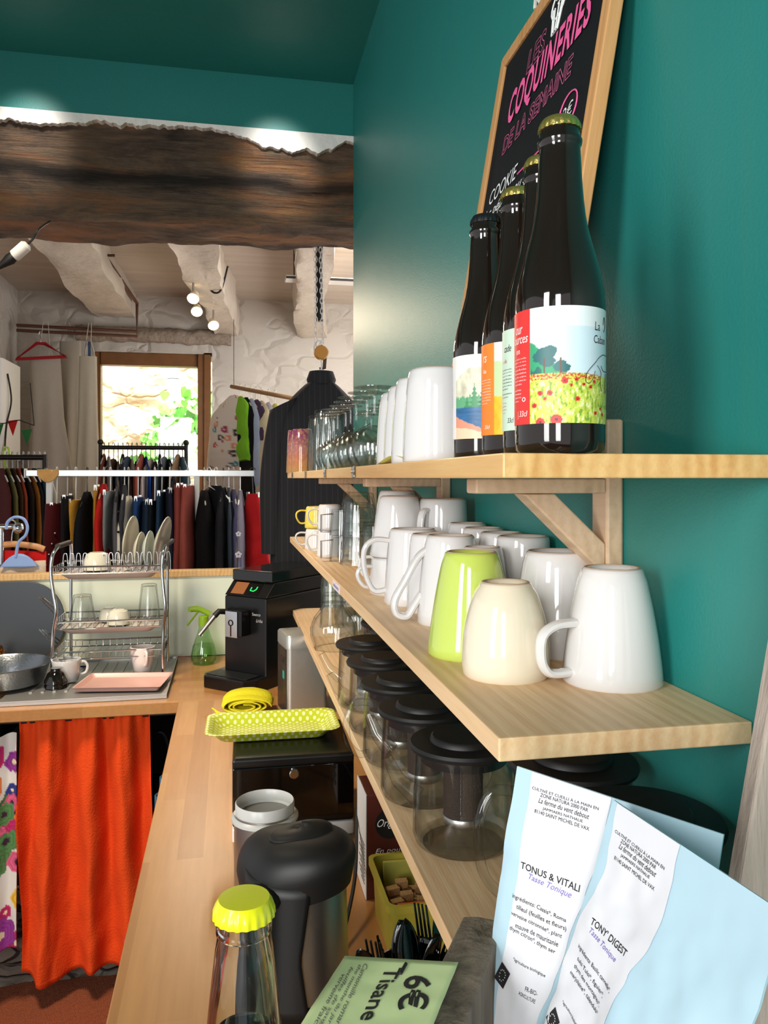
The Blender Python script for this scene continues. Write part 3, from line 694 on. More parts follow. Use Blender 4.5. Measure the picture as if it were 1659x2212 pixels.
# donkey line drawing on the poppy label
dl = MB()
def dline(pts, r=0.00022):
    dl.tube([mp1(p.x - 0.065, p.y, 0.0006) for p in bez([(a, b, 0) for a, b in pts], 6)], r, 4)
dline([(0.66, 0.42), (0.69, 0.47), (0.73, 0.52), (0.77, 0.57), (0.82, 0.60), (0.88, 0.60)]); dline([(0.66, 0.42), (0.655, 0.36), (0.68, 0.34), (0.71, 0.38), (0.73, 0.45)]); dline([(0.75, 0.50), (0.79, 0.44), (0.78, 0.36), (0.80, 0.28)])
dline([(0.79, 0.50), (0.82, 0.46), (0.88, 0.46)]); dline([(0.86, 0.44), (0.855, 0.36), (0.85, 0.28)]); dline([(0.82, 0.86), (0.835, 0.93), (0.85, 0.86), (0.83, 0.80)])
dl.build('line_drawing', B_, b1, smooth=False)
bottle(1172, 0.667, 'dark bottle with mint label, second from the front', M_GOLD, col_mint,
    [(B_, [('cade', 0.10, 0.78, 0.095, 0.07, dict(shear=0.3))] + para(0.06, 0.60, 7, 0.14) + para(0.06, 0.36, 2, 0.14, rs=5) + [('33cl', 0.15, 0.075, 0.07, 0.05, dict(shear=0.2))]), (mat('rose_print', '#c77f74', 0.6), [('a Ale', 0.08, 0.67, 0.06, 0.045, dict(shear=0.2))] + para(0.06, 0.27, 4, 0.075, rs=3))], 0.22)
bottle(1118, 0.739, 'dark bottle with orange-banded label, third from the front', M_GOLD, col_orange,
    [(W_, [('rs', 0.09, 0.80, 0.06, 0.07, dict(shear=0.3)), ('Ale', 0.09, 0.68, 0.055, 0.045, {})] + para(0.06, 0.60, 9, 0.14) + [('33cl', 0.12, 0.07, 0.07, 0.04, dict(shear=0.2))])], 0.25)
bottle(1049, 0.813, 'dark bottle with black cap and mountain lake label, last of the row', M_BLACKCAP, col_lake,
    [(B_, para(0.10, 0.62, 9, 0.06))], -0.16)

# ================================================================== CERAMICS
def mug_profile(h, r_rim, r_mid, r_top, foot=0.0):
    """upturned mug standing on its rim: outer wall going up to the foot ring, then the hollow inside"""
    p = [(r_rim - 0.0035, 0.0015), (r_rim - 0.0015, 0.0), (r_rim, 0.002)]
    for i in range(1, 9):
        f = i / 9; a = (1 - f) ** 2; b = 2 * f * (1 - f); c = f * f
        p.append((a * r_rim + b * r_mid + c * r_top, h * f))
    p += [(r_top, h - 0.004), (r_top - 0.0012, h - 0.001), (r_top - 0.003, h)]
    return p
def mug(name, label, px, t, z, h, r_rim, r_mid, r_top, m, handle=None, hang=0.0, cat='mug', group='upturned mugs on the middle shelf', pos=None, hr=0.0055):
    d = ray(px, 1000); loc = pos or (d[0] * t, d[1] * t, z)
    if loc[0] + r_rim > WX - 0.001: loc = (WX - 0.001 - r_rim, loc[1], loc[2])
    o = T(name, label, cat, loc, 0, group)
    p = mug_profile(h, r_rim, r_mid, r_top)
    outer = p + [(r_top - 0.006, h - 0.0005), (r_top - 0.008, h - 0.0035), (0, h - 0.003)]
    inner = [(max(0.004, r - 0.0042), zz) for r, zz in p[2:-3]]
    mb = MB().lathe([(0, h - 0.010)] + [(r, min(zz, h - 0.010)) for r, zz in reversed(inner)] + outer, n=56)
    mb.build('mug_body', m, o, ang=50)
    MB().lathe([(r_top - 0.0058, h - 0.0006), (r_top - 0.0052, h + 0.0006), (r_top - 0.0032, h + 0.0006), (r_top - 0.0026, h - 0.0004)], n=48).build('foot_ring', M_FOOT, o)
    if handle:
        # handle: list of (outward, height); hang is the compass angle it points to
        ca, sa = math.cos(hang), math.sin(hang)
        pts = bez([(q[0] * ca, q[0] * sa, q[1]) for q in handle], 7)
        MB().tube(pts, hr, 10, flat=(1.25, 0.8)).build('handle', m, o)
    return o
def loop(r1, h1, r2, h2, out, sq=0.7):
    return [(r1 - 0.006, h1), (r1 + out * 0.55, h1 + 0.001), (r1 + out, h1 + (h2 - h1) * 0.18), (r1 + out, h1 + (h2 - h1) * 0.6), (r2 + out * 0.5, h2 - 0.001), (r2 - 0.006, h2)]
G = 'upturned mugs on the middle shelf'
LEFT = PI + 0.05            # a handle pointing to the left in the picture
mug('mug', 'tall white mug nearest the shelf end, square handle touching the cream mug', 1322, 0.758, Z2, 0.109, 0.0475, 0.0435, 0.0295, M_CERAMIC,
    [(0.040, 0.058), (0.062, 0.056), (0.075, 0.046), (0.076, 0.026), (0.070, 0.014), (0.060, 0.011), (0.043, 0.012)], PI + 0.10)
mug('mug', 'cream rounded mug beside the nearest white mug', 1092, 0.782, Z2, 0.092, 0.0425, 0.048, 0.0265, M_CERAMIC_WARM,
    [(0.040, 0.070), (0.052, 0.066), (0.064, 0.050), (0.066, 0.032), (0.058, 0.018), (0.040, 0.014)], 0.95)
mug('mug', 'lime green mug beside the cream one', 1018, 0.878, Z2, 0.113, 0.0490, 0.0440, 0.0305, M_CERAMIC_LIME, None)
mug('mug', 'large white mug behind the cream mug, half hidden by the nearest white mug', 1205, 0.885, Z2, 0.113, 0.0455, 0.049, 0.0365, M_CERAMIC, None)
mug('mug', 'white mug showing just behind the top of the lime mug', 1042, 0.985, Z2, 0.109, 0.0345, 0.0340, 0.0250, M_CERAMIC, None)
mug('mug', 'white mug with a long looped handle, behind the lime mug on its left', 973, 1.065, Z2, 0.118, 0.0450, 0.044, 0.0330, M_CERAMIC,
    [(0.030, 0.100), (0.045, 0.088), (0.062, 0.058), (0.076, 0.032), (0.074, 0.014), (0.060, 0.010), (0.050, 0.024), (0.040, 0.040)], PI - 0.05, hr=0.0065)
mug('mug', 'white mug between the looped-handle mug and the straight-sided white mug', 932, 1.160, Z2, 0.113, 0.0370, 0.0370, 0.0310, M_CERAMIC, None)
mug('mug', 'straight-sided white mug with a big round handle, beside the tall white stack', 892, 1.232, Z2, 0.116, 0.0455, 0.0430, 0.0370, M_CERAMIC,
    loop(0.042, 0.098, 0.045, 0.022, 0.034), PI - 0.1)
# tall stacks: a mug standing on a cup
mug('espresso_cup', 'white square-handled cup under the tall mug at the front of the stack', 862, 1.340, Z2, 0.062, 0.0500, 0.0500, 0.0470, M_CERAMIC, loop(0.047, 0.046, 0.048, 0.014, 0.026), PI + 0.15, 'cup', 'white cups under the tall mugs', hr=0.004)
mug('mug', 'tall tapering white mug standing on a square-handled cup', 862, 1.340, Z2 + 0.0635, 0.101, 0.0500, 0.0430, 0.0330, M_CERAMIC, None)
mug('espresso_cup', 'white square-handled cup under the second tall mug, partly hidden', 858, 1.455, Z2, 0.068, 0.0480, 0.0480, 0.0450, M_CERAMIC, loop(0.045, 0.050, 0.047, 0.016, 0.026), PI + 0.1, 'cup', 'white cups under the tall mugs', hr=0.004)
mug('mug', 'tall white mug on the second stack, only its top showing', 858, 1.455, Z2 + 0.0695, 0.102, 0.0450, 0.0430, 0.0330, M_CERAMIC, None)
mug('mug', 'wide white mug stacked high against the wall below the second bracket', 957, 1.338, Z2 + 0.062, 0.098, 0.0440, 0.0440, 0.0395, M_CERAMIC, [(0.036, 0.080), (0.052, 0.076), (0.058, 0.05), (0.052, 0.026), (0.040, 0.020)], PI + 0.6)
mug('mug', 'white mug hidden under the wide mug against the wall', 957, 1.338, Z2, 0.060, 0.0430, 0.0430, 0.0430, M_CERAMIC, None)
for px, t, hh, lb in ((1009, 1.254, 0.1235, 'farthest white mug of the row along the wall'), (1043, 1.175, 0.121, 'second farthest white mug of the row along the wall'), (1082, 1.097, 0.1195, 'third farthest white mug of the row along the wall'), (1128, 1.018, 0.120, 'white mug of the wall row with a broad base, behind the large white mug')):
    mug('mug', lb, px, t, Z2, hh, 0.0370, 0.0365, 0.0300 if px < 1100 else 0.034, M_CERAMIC, None, pos=(0.372 if px < 1100 else 0.373, ray(px, 1000)[1] * t, Z2))
# tall white tumblers on the top shelf
for i, (px, t) in enumerate(((947, 0.912), (915, 1.003), (893, 1.088), (873, 1.172))):
    mug('tumbler', ['nearest tall white cup on the top shelf, touching the last bottle', 'second tall white cup from the bottles on the top shelf', 'third tall white cup from the bottles on the top shelf', 'last tall white cup, beside the wine glasses on the top shelf'][i],
        px, t, Z1, 0.107, 0.0415, 0.0415, 0.0345, M_CERAMIC, None, cat='cup', group='tall white cups on the top shelf')
nt_ = MB().grid(lambda u, v: (0.192 + 0.055 * v + 0.02 * u, 1.02 - 0.10 * u, Z1 + 0.0006 + 0.010 * math.sin(u * PI) * (1 - v)), 10, 6)
tag(nt_.build('paper_note', mat('olive_paper', '#b5ad5a', 0.8), solid=0.0004), 'folded olive paper note lying before the nearest tall white cup', 'paper')
# small cups at the far end of the middle shelf
def scup(px, t, z, label, m=M_CERAMIC, ch=True, r=0.031, h=0.062, hang=PI):
    return mug('espresso_cup', label, px, t, z, h, r, r, r * 0.88, m, loop(r * 0.95, h * 0.8, r, h * 0.25, 0.024), hang, 'cup', 'small cups at the far end of the middle shelf', hr=0.0032)
scup(712, 1.97, Z2, 'lower white espresso cup of the far stack of two', r=0.033, h=0.066)
scup(712, 1.97, Z2 + 0.067, 'upper white espresso cup of the far stack of two', r=0.031, h=0.062)
scup(684, 2.18, Z2, 'far white cup painted black and turquoise', r=0.034, h=0.055)
yc = scup(686, 2.20, Z2 + 0.056, 'far yellow patterned cup on top of the painted cup', mat('yellow_glaze', '#d9c24e', 0.15, vary=0.4, vscale=60), r=0.036, h=0.060)
pc = MB().box(-0.034, -0.030, -0.010, 0.004, 0.012, 0.040); 
# glass espresso cups with metal handle
def gcup(px, t, z, label):
    o = T('glass_cup', label, 'glass', (ray(px, 1000)[0] * t, ray(px, 1000)[1] * t, z), 0, 'metal-handled glass cups')
    MB().lathe([(0.030, 0.0), (0.032, 0.0), (0.032, 0.01), (0.027, 0.060), (0, 0.060), (0, 0.055), (0.024, 0.055), (0.0295, 0.008), (0.030, 0.0)], n=30).build('cup_body', M_GLASS, o)
    MB().tube([(-0.030, -0.004, 0.008), (-0.052, -0.006, 0.008), (-0.052, -0.006, 0.048), (-0.026, -0.004, 0.050)], 0.0028, 6, flat=(2.6, 0.7)).build('handle', M_CHROME, o)
gcup(741, 1.86, Z2, 'lower metal-handled glass cup beside the glass tumblers')
gcup(741, 1.86, Z2 + 0.061, 'upper metal-handled glass cup beside the glass tumblers')
# nested tumblers
def flute(n, k): return lambda a, z: 1 + k * math.cos(n * a)
def tumbler_mesh(h, r0, r1, nfl=0, k=0.0, wall=0.0018, n=48):
    m = MB(); f = flute(nfl, k) if nfl else None
    m.lathe([(r0 - wall, 0.0), (r0, 0.0), (r0 * 0.93 + r1 * 0.07, h * 0.12), ((r0 + r1) / 2, h * 0.55), (r1, h - 0.002), (r1 - 0.003, h), (0, h)], n=n, fx=f)
    m.lathe([(0, h - 0.008), (r1 - 0.004, h - 0.008), ((r0 + r1) / 2 - wall, h * 0.55), (r0 - wall, 0.0)], n=n)
    return m
def tumbler(px, t, z, h, r0, r1, label, group, nfl=0, k=0.0, m=M_GLASS, name='glass_tumbler'):
    d = ray(px, 1000); x = min(d[0] * t, WX - 0.002 - r0)
    o = tumbler_mesh(h, r0, r1, nfl, k).build(name, m, ang=60); o.location = (x, d[1] * t, z)
    return tag(o, label, 'glass', group)
for px, t, nm in ((778, 1.79, 'near'), (770, 1.92, 'far')):
    for j in range(4):
        tumbler(px, t, Z2 + 0.032 * j, 0.072 if j < 3 else 0.066, 0.046 - 0.002 * j, 0.033 - 0.001 * j,
                '%s glass tumbler in the %s nested stack on the middle shelf' % (['bottom', 'second lowest', 'second highest', 'topmost'][j], nm), 'nested glass tumblers on the middle shelf', 14, 0.025)
tumbler(812, 1.70, Z2, 0.10, 0.034, 0.028, 'single clear tumbler between the nested glasses and the tall white stack', 'glasses on the middle shelf')
# ---- wine glasses upturned
wgp = [(0.026, 0.0), (0.0275, 0.0), (0.034, 0.016), (0.0375, 0.032), (0.0350, 0.048), (0.024, 0.062), (0.010, 0.071), (0.0048, 0.077), (0.0042, 0.095), (0.0042, 0.118), (0.006, 0.125), (0.020, 0.129), (0.034, 0.1305), (0.034, 0.132), (0, 0.132)]
wgi = [(0, 0.068), (0.008, 0.0685), (0.022, 0.0605), (0.0334, 0.047), (0.0360, 0.032), (0.0326, 0.017), (0.026, 0.0)]
wg = MB().lathe(wgp, n=36).lathe(wgi, n=36)
wg0 = wg.build('wine_glass', M_GLASS, ang=60)
ordn = ['nearest', 'second', 'third', 'fourth', 'fifth', 'sixth', 'seventh', 'eighth', 'ninth']
first = True
for row, (x, y0, n, what) in enumerate(((0.2345, 1.275, 8, 'front'), (0.316, 1.31, 7, 'wall'))):
    for i in range(n):
        lb = '%s upturned wine glass %sin the %s row on the top shelf' % (ordn[i], 'from the white cups ' if i else '', what + '-side' if what == 'wall' else what)
        lo = (x + 0.003 * math.sin(i * 2.1), y0 + 0.086 * i, Z1)
        if first: o = wg0; o.location = lo; first = False; tag(o, lb, 'wine glass', 'upturned wine glasses on the top shelf')
        else: dup(wg0, lb, lo)
for i, (px, t, h) in enumerate(((704, 2.12, 0.165), (716, 2.02, 0.14), (690, 2.25, 0.16))):
    tumbler(px, t, Z1, h, 0.036, 0.030, ['tall clear tumbler rising behind the wine glasses at the far end', 'clear tumbler behind the last wine glass', 'farthest tall clear tumbler beside the pink glasses'][i], 'clear tumblers at the far end of the top shelf')
pk = mat('pink_orange_printed_glass', '#c98a86', 0.12, trans=0.45)
def m_pk():
    m, nt, b = newmat('pink_orange_print'); b.inputs['Roughness'].default_value = 0.1; b.inputs['Transmission Weight'].default_value = 0.45
    sx = nt.nodes.new('ShaderNodeSeparateXYZ'); nt.links.new(mapping(nt, (1, 1, 7.5)), sx.inputs[0])
    c = ramp(nt, sx.outputs['Z'], [(0.05, '#d9a05a'), (0.3, '#d98a64'), (0.55, '#c88686'), (0.9, '#a0507a')])
    f = ramp(nt, noise(nt, mapping(nt), 90, 2), [(0.5, (0, 0, 0)), (0.55, (0.5, 0.5, 0.5))]); nt.links.new(mixc(nt, f, c, '#e8b070'), b.inputs['Base Color'])
    return m
pk = m_pk()
tumbler(653, 2.46, Z1, 0.135, 0.037, 0.030, 'pink and orange patterned glass nearest the wine glasses', 'pink patterned glasses at the shelf end', m=pk)
tumbler(641, 2.57, Z1, 0.138, 0.034, 0.028, 'pink and orange patterned glass at the very end of the top shelf', 'pink patterned glasses at the shelf end', m=pk)

# ================================================================== TEAPOTS on the lowest shelf
def teapot_parts(R, h):
    body = MB()
    body.lathe([(0, 0.0), (R * 0.80, 0.0), (R * 0.94, 0.004), (R, 0.014), (R * 0.985, h * 0.5), (R * 0.95, h - 0.004), (R * 0.97, h), (R * 0.945, h), (R * 0.925, h - 0.006), (R * 0.955, h * 0.5), (R * 0.965, 0.016), (R * 0.90, 0.007), (0, 0.0045)], n=64)
    return body
def teapot(x, y, label, R=0.0605, h=0.112, hang=PI, first=None, liquid=False, spout=True):
    o = T('glass_teapot', label, 'teapot', (x, y, Z3), 0, 'glass teapots on the lowest shelf')
    teapot_parts(R, h).build('glass_body', M_GLASS, o)
    sp_ = MB(); a = hang + PI * (1 if spout else 0.35); ca, sa = math.cos(a), math.sin(a)
    sp_.tube([(R * 0.9 * ca, R * 0.9 * sa, h * 0.45), ((R + 0.018) * ca, (R + 0.018) * sa, h * 0.62), ((R + 0.032) * ca, (R + 0.032) * sa, h * 0.86)], [0.012, 0.009, 0.0065], 12)
    sp_.build('spout', M_GLASS, o)
    ca, sa = math.cos(hang), math.sin(hang)
    MB().tube(bez([((R - 0.003) * ca, (R - 0.003) * sa, h * 0.86), ((R + 0.022) * ca, (R + 0.022) * sa, h * 0.88), ((R + 0.036) * ca, (R + 0.036) * sa, h * 0.70), ((R + 0.034) * ca, (R + 0.034) * sa, h * 0.38), ((R + 0.016) * ca, (R + 0.016) * sa, h * 0.20), ((R - 0.002) * ca, (R - 0.002) * sa, h * 0.19)]), 0.0052, 10).build('handle', M_GLASS, o)
    lid = MB().lathe([(0, h - 0.012), (R * 0.86, h - 0.012), (R * 0.88, h + 0.001), (R * 1.05, h + 0.002), (R * 1.07, h + 0.006), (R * 1.04, h + 0.0095), (R * 0.66, h + 0.010), (R * 0.64, h + 0.0145), (R * 0.60, h + 0.0165), (0, h + 0.0165)], n=56).build('lid', M_BLACKMATT, o)
    inf = MB().lathe([(R * 0.39, h - 0.010), (R * 0.39, 0.030), (R * 0.36, 0.024), (0, 0.024)], n=40)
    inf.build('infuser', M_MESHBR, o)
    MB().lathe([(R * 0.395, 0.034), (R * 0.415, 0.031), (R * 0.40, 0.025), (R * 0.36, 0.0225), (R * 0.33, 0.0235)], n=40).build('infuser_rim', M_STEEL, o)
    return o
M_MESHBR = mat('dark_infuser_mesh', '#453a34', 0.55, metal=0.4, bump=0.5, bscale=900)
tp = [(0.2745, 0.906), (0.263, 1.050), (0.262, 1.190), (0.262, 1.338), (0.263, 1.486)]
tl = ['nearest black-lidded glass teapot with dark infuser', 'second black-lidded glass teapot from the near end of the lowest shelf', 'middle black-lidded glass teapot of the front row', 'fourth black-lidded glass teapot, above the polka dot tray', 'farthest black-lidded glass teapot, before the ribbed glass bowl']
ha = [0.25, PI + 0.9 + PI, PI + 0.55, 0.6, 0.4]
ha = [-0.35, PI / 2 + 0.2 + PI + 0.6, PI + 0.35, -0.2, -0.3]
for (x, y), lb, hg in zip(tp, tl, ha): teapot(x, y, lb, hang=hg)
for x, y, lb in ((0.336, 0.735, 'taller black-lidded teapot against the wall, just under the middle shelf end'), (0.338, 0.600, 'taller black-lidded teapot against the wall behind the blue pouches')):
    teapot(x, y, lb, R=0.0605, h=0.146, hang=PI, spout=False)
teapot(0.335, 1.66, 'small black lid teapot by the wall, mostly hidden behind the front row', R=0.055, h=0.118, hang=0)
# ribbed glass bowl and tumblers at the far end of the lowest shelf
gb = MB(); gb.lathe([(0.048, 0.0), (0.050, 0.0), (0.052, 0.012), (0.060, 0.035), (0.060, 0.055), (0.050, 0.080), (0.036, 0.098), (0.030, 0.112), (0.030, 0.118), (0, 0.118)], n=72, fx=lambda a, z: 1 + 0.03 * math.cos(9 * a + 30 * z))
gb.lathe([(0, 0.108), (0.026, 0.108), (0.034, 0.092), (0.047, 0.076), (0.056, 0.054), (0.056, 0.036), (0.048, 0.012), (0.048, 0.0)], n=72)
o = gb.build('glass_bowl', M_GLASS, ang=60); d = ray(740, 1000); o.location = (0.262, d[1] * 2.02, Z3); tag(o, 'upturned wavy glass bowl behind the farthest teapot', 'glass bowl')
o2 = dup(o, 'upturned wavy glass bowl by the wall behind its twin', (0.345, d[1] * 2.17, Z3)); o['group'] = o2['group'] = 'wavy glass bowls on the lowest shelf'
for j in range(3):
    tumbler(717, 2.30, Z3 + 0.05 * j, 0.10, 0.036 - 0.001 * j, 0.028, '%s clear tumbler in the nested stack on the lowest shelf' % ['bottom', 'middle', 'topmost'][j], 'nested tumblers on the lowest shelf', 10, 0.02)
tumbler(745, 2.44, Z3, 0.18, 0.034, 0.028, 'tall clear carafe glass behind the ribbed bowl', 'nested tumblers on the lowest shelf')

# ================================================================== ON THE BAR WORKTOP
def rbox(w, d, h, r=0.01, n=5):
    """rounded-rectangle outline"""
    out = []
    for cx, cy, a0 in ((w / 2 - r, d / 2 - r, 0), (-w / 2 + r, d / 2 - r, PI / 2), (-w / 2 + r, -d / 2 + r, PI), (w / 2 - r, -d / 2 + r, 1.5 * PI)):
        for i in range(n + 1):
            a = a0 + PI / 2 * i / n; out.append((cx + r * math.cos(a), cy + r * math.sin(a)))
    return out
def loft(mb, rings):
    """rings: list of (outline, z), same count"""
    n = len(rings[0][0]); vs = []; fs = []
    for pl_, z in rings: vs += [(x, y, z) for x, y in pl_]
    for j in range(len(rings) - 1):
        for i in range(n): fs.append((j * n + i, j * n + (i + 1) % n, (j + 1) * n + (i + 1) % n, (j + 1) * n + i))
    fs.append(tuple(reversed(range(n)))); fs.append(tuple((len(rings) - 1) * n + i for i in range(n)))
    mb.add(vs, fs); return mb
def sc_(pl_, s, t=None): t = s if t is None else t; return [(x * s, y * t) for x, y in pl_]

# kettle
kt = T('electric_kettle', 'black and steel electric kettle in front of the steel canister', 'kettle', (0.0845, 0.985, CZ))
KR = 0.062
MB().lathe([(KR * 1.04, 0.030), (KR * 1.02, 0.05), (KR * 0.96, 0.176), (KR * 0.95, 0.190), (0, 0.190)], n=56).build('steel_body', M_STEEL, kt)
MB().lathe([(0, 0.0), (KR * 1.12, 0.0), (KR * 1.14, 0.014), (KR * 1.10, 0.024), (KR * 1.05, 0.034), (KR * 1.05, 0.044), (0, 0.044)], n=56).build('base', M_BLACKMATT, kt)
def ktop(u, v):
    a = 2 * PI * u; ex = 0.030 * max(0, math.cos(a - 2.3)) ** 5 + 0.012 * max(0, math.cos(a + 0.75)) ** 3       # spout lip at far left, hinge
    rr = (KR * 1.04 + ex) * math.sin(min(1, v * 1.06 + 0.001) * PI / 2) if v < 0.94 else (KR * 1.04 + ex) * 0.985
    rr = (KR * 1.03 + ex) * (math.sin(v / 0.8 * PI / 2) ** 0.75 if v < 0.8 else 1 - 0.08 * (v - 0.8) / 0.2)
    z = 0.182 + 0.042 * (1 - (v / 0.8) ** 2.2) if v < 0.8 else 0.182 - 0.030 * (v - 0.8) / 0.2
    return (rr * math.cos(a), rr * math.sin(a), z + 0.010 * math.cos(a - 2.3) * min(1, v * 1.3) * -1 + (0.012 * math.cos(a + 0.3) * min(v, 0.8)))
MB().grid(ktop, 56, 24, cu=True, cap=True).build('lid', M_BLACKMATT, kt)
def khub(u, v):
    a = 2 * PI * u; rr = 0.030 * math.sin(v * PI / 2); return (rr * 1.35 * math.cos(a) + 0.004, rr * 0.9 * math.sin(a), 0.222 + 0.010 * math.cos(v * PI / 2) + 0.004 * math.cos(a))
MB().grid(khub, 30, 8, cu=True).build('lid_button', M_BLACKMATT, kt)
# handle: a deep strap on the near-left side
hp = bez([(-0.030, -0.034, 0.165), (-0.052, -0.054, 0.172), (-0.068, -0.070, 0.160), (-0.076, -0.078, 0.13), (-0.078, -0.080, 0.08), (-0.062, -0.062, 0.036), (-0.040, -0.040, 0.020)], 8)
MB().tube(hp, [0.017] * 12 + [0.0145] * (len(hp) - 12), 14, flat=(1.35, 0.85)).build('handle', M_BLACKMATT, kt)
def kpan(u, v):   # black housing between body and handle
    a = -2.36 + (u - 0.5) * 2.0 * (0.75 + 0.35 * abs(v - 0.45)); r = KR * (1.06 - 0.05 * v); return (r * math.cos(a), r * math.sin(a), 0.03 + 0.155 * v)
MB().grid(kpan, 20, 12).build('handle_housing', M_BLACKMATT, kt, solid=0.006)
kc = MB().tube(bez([(0.14, 0.985 + 0.0, CZ + 0.004), (0.19, 1.03, CZ + 0.004), (0.165, 1.07, CZ + 0.004), (0.15, 1.03, CZ + 0.004)], 8), 0.003, 6)
tag(kc.build('kettle_cord', M_CABLE), 'loop of dark power cord beside the kettle base', 'cord')
ck = MB().tube(bez([(0.155, 1.10, CZ + 0.01), (0.19, 1.20, CZ + 0.05), (0.215, 1.33, CZ + 0.10), (0.25, 1.46, CZ + 0.06)], 8), 0.003, 6)
tag(ck.build('power_cable', M_CABLE), 'dark cable running up behind the brown packet', 'cord')

# steel canister with frosted collar
cn = T('steel_canister', 'tall steel canister with a frosted plastic ring, between kettle and black oven', 'canister', (0.054, 1.232, CZ + 0.0001))
MB().lathe([(0, 0), (0.046, 0), (0.047, 0.003), (0.047, 0.150), (0.0455, 0.150), (0.0455, 0.004), (0, 0.004)], n=56).build('steel_body', M_STEEL, cn)
frost = m_glass('frosted_plastic', (0.86, 0.87, 0.86), 0.25)
MB().lathe([(0.0475, 0.138), (0.0515, 0.140), (0.0515, 0.144), (0.049, 0.146), (0.0455, 0.148), (0.0455, 0.164), (0.0440, 0.166), (0.0425, 0.164), (0.0425, 0.150), (0.040, 0.147), (0.0450, 0.140), (0.0475, 0.138)], n=56).build('plastic_collar', mat('milky_plastic', '#cfcfca', 0.3, trans=0.2), cn)
MB().lathe([(0, 0.144), (0.0425, 0.144), (0.0425, 0.1465), (0, 0.1465)], n=40).build('inner_lid', mat('smoky_plastic', '#8b8984', 0.25, trans=0.3), cn)

# black glossy mini oven
ov = T('mini_oven', 'glossy black countertop oven with a white base under the polka dot tray', 'oven', (0.117, 1.457, CZ), -0.02)
MB().box(-0.112, 0.112, 0.0, 0.215, 0.026, 0.152).build('housing', M_BLACKPLAST, ov, smooth=False, bevel=0.006)
MB().box(-0.111, 0.111, -0.004, 0.0, 0.040, 0.136).build('glass_front', M_BLACKGLOSS, ov, smooth=False, bevel=0.002)
MB().box(-0.111, 0.111, -0.006, 0.0, 0.138, 0.152).build('top_rail', M_BLACKPLAST, ov, smooth=False, bevel=0.003)
MB().box(-0.112, 0.112, 0.0, 0.215, 0.0, 0.025).build('white_base', M_WHITEPLAST, ov, smooth=False, bevel=0.003)
MB().lathe([(0, 0), (0.012, 0), (0.012, 0.006), (0.010, 0.008), (0, 0.008)], M=Matrix.Translation((0.0, -0.004, 0.122)) @ Matrix.Rotation(PI / 2, 4, 'X') @ Matrix.Scale(0.75, 4), n=24).build('dial', M_CHROME, ov)

# lime polka dot tray
def m_dots():
    m, nt, b = newmat('lime_polka_melamine'); b.inputs['Roughness'].default_value = 0.3
    v = mapping(nt, (95, 95, 95), rot=(0, 0, PI / 4))
    fr_ = nt.nodes.new('ShaderNodeVectorMath'); fr_.operation = 'FRACTION'; nt.links.new(v, fr_.inputs[0])
    sb = nt.nodes.new('ShaderNodeVectorMath'); sb.operation = 'SUBTRACT'; sb.inputs[1].default_value = (0.5, 0.5, 0); nt.links.new(fr_.outputs[0], sb.inputs[0])
    ml = nt.nodes.new('ShaderNodeVectorMath'); ml.operation = 'MULTIPLY'; ml.inputs[1].default_value = (1, 1, 0); nt.links.new(sb.outputs[0], ml.inputs[0])
    ln = nt.nodes.new('ShaderNodeVectorMath'); ln.operation = 'LENGTH'; nt.links.new(ml.outputs[0], ln.inputs[0])
    nt.links.new(mixc(nt, ramp(nt, ln.outputs['Value'], [(0.27, (1, 1, 1)), (0.33, (0, 0, 0))]), '#c3cf2c', '#edf1b4'), b.inputs['Base Color'])
    return m
M_DOTS = m_dots()
tr = MB(); tw, td = 0.262, 0.150
for k_s, rings in ((0, [(1.0, 0.0215), (0.97, 0.0235), (0.90, 0.020), (0.80, 0.004), (0.76, 0.002)]),):
    loft(tr, [(rbox(tw * s_, td * (1 - (1 - s_) * 1.75), 0, 0.025, 6), z) for s_, z in ((0.76, 0.0), (0.80, 0.001), (0.90, 0.0175), (0.99, 0.0210), (1.0, 0.0225), (0.985, 0.0235), (0.90, 0.0200), (0.80, 0.0045), (0.76, 0.003))])
o = tr.build('polka_dot_tray', M_DOTS, ang=50); o.location = (0.085, 1.598, CZ + 0.1535); o.rotation_euler = (0, 0, -0.02)
tag(o, 'lime polka dot melamine tray on top of the black oven', 'tray')

# folded yellow cloth
yl = T('folded_cloth', 'folded yellow cloth on the worktop beside the coffee tin', 'cloth', (0.048, 2.255, CZ), -0.05); yl.scale = (1.35, 1.25, 1.1)
YC = cloth('yellow', '#d8cf2a')
def spiral(t):
    a = t * 2 * PI; r = 0.052 - 0.011 * t; return (r * 1.05 * math.cos(a), 0.030 + 0.5 * r * math.sin(a) * (0.62 if math.sin(a) < 0 else 0.95))
def ycl(u, v):
    x, z = spiral(v * 3.3); return (x * (1 - 0.12 * abs(u - 0.5)) + 0.004 * fbm(u * 3, v * 6, 1), -0.045 + 0.09 * u + 0.006 * fbm(v * 8, 2, 1), max(0.002, z + 0.004 * fbm(u * 4, v * 9, 6)))
MB().grid(ycl, 12, 130).build('rolled_layers', YC, yl, solid=0.003, ang=80)
def yfl(u, v): return (-0.055 + 0.10 * u - 0.015 * v, -0.05 + 0.02 * v - 0.01 * math.sin(u * 6), 0.004 + 0.020 * (1 - u) * v + 0.005 * math.sin(u * 9 + v * 3) + 0.004)
MB().grid(yfl, 20, 10).build('loose_corner', YC, yl, solid=0.003, ang=80)

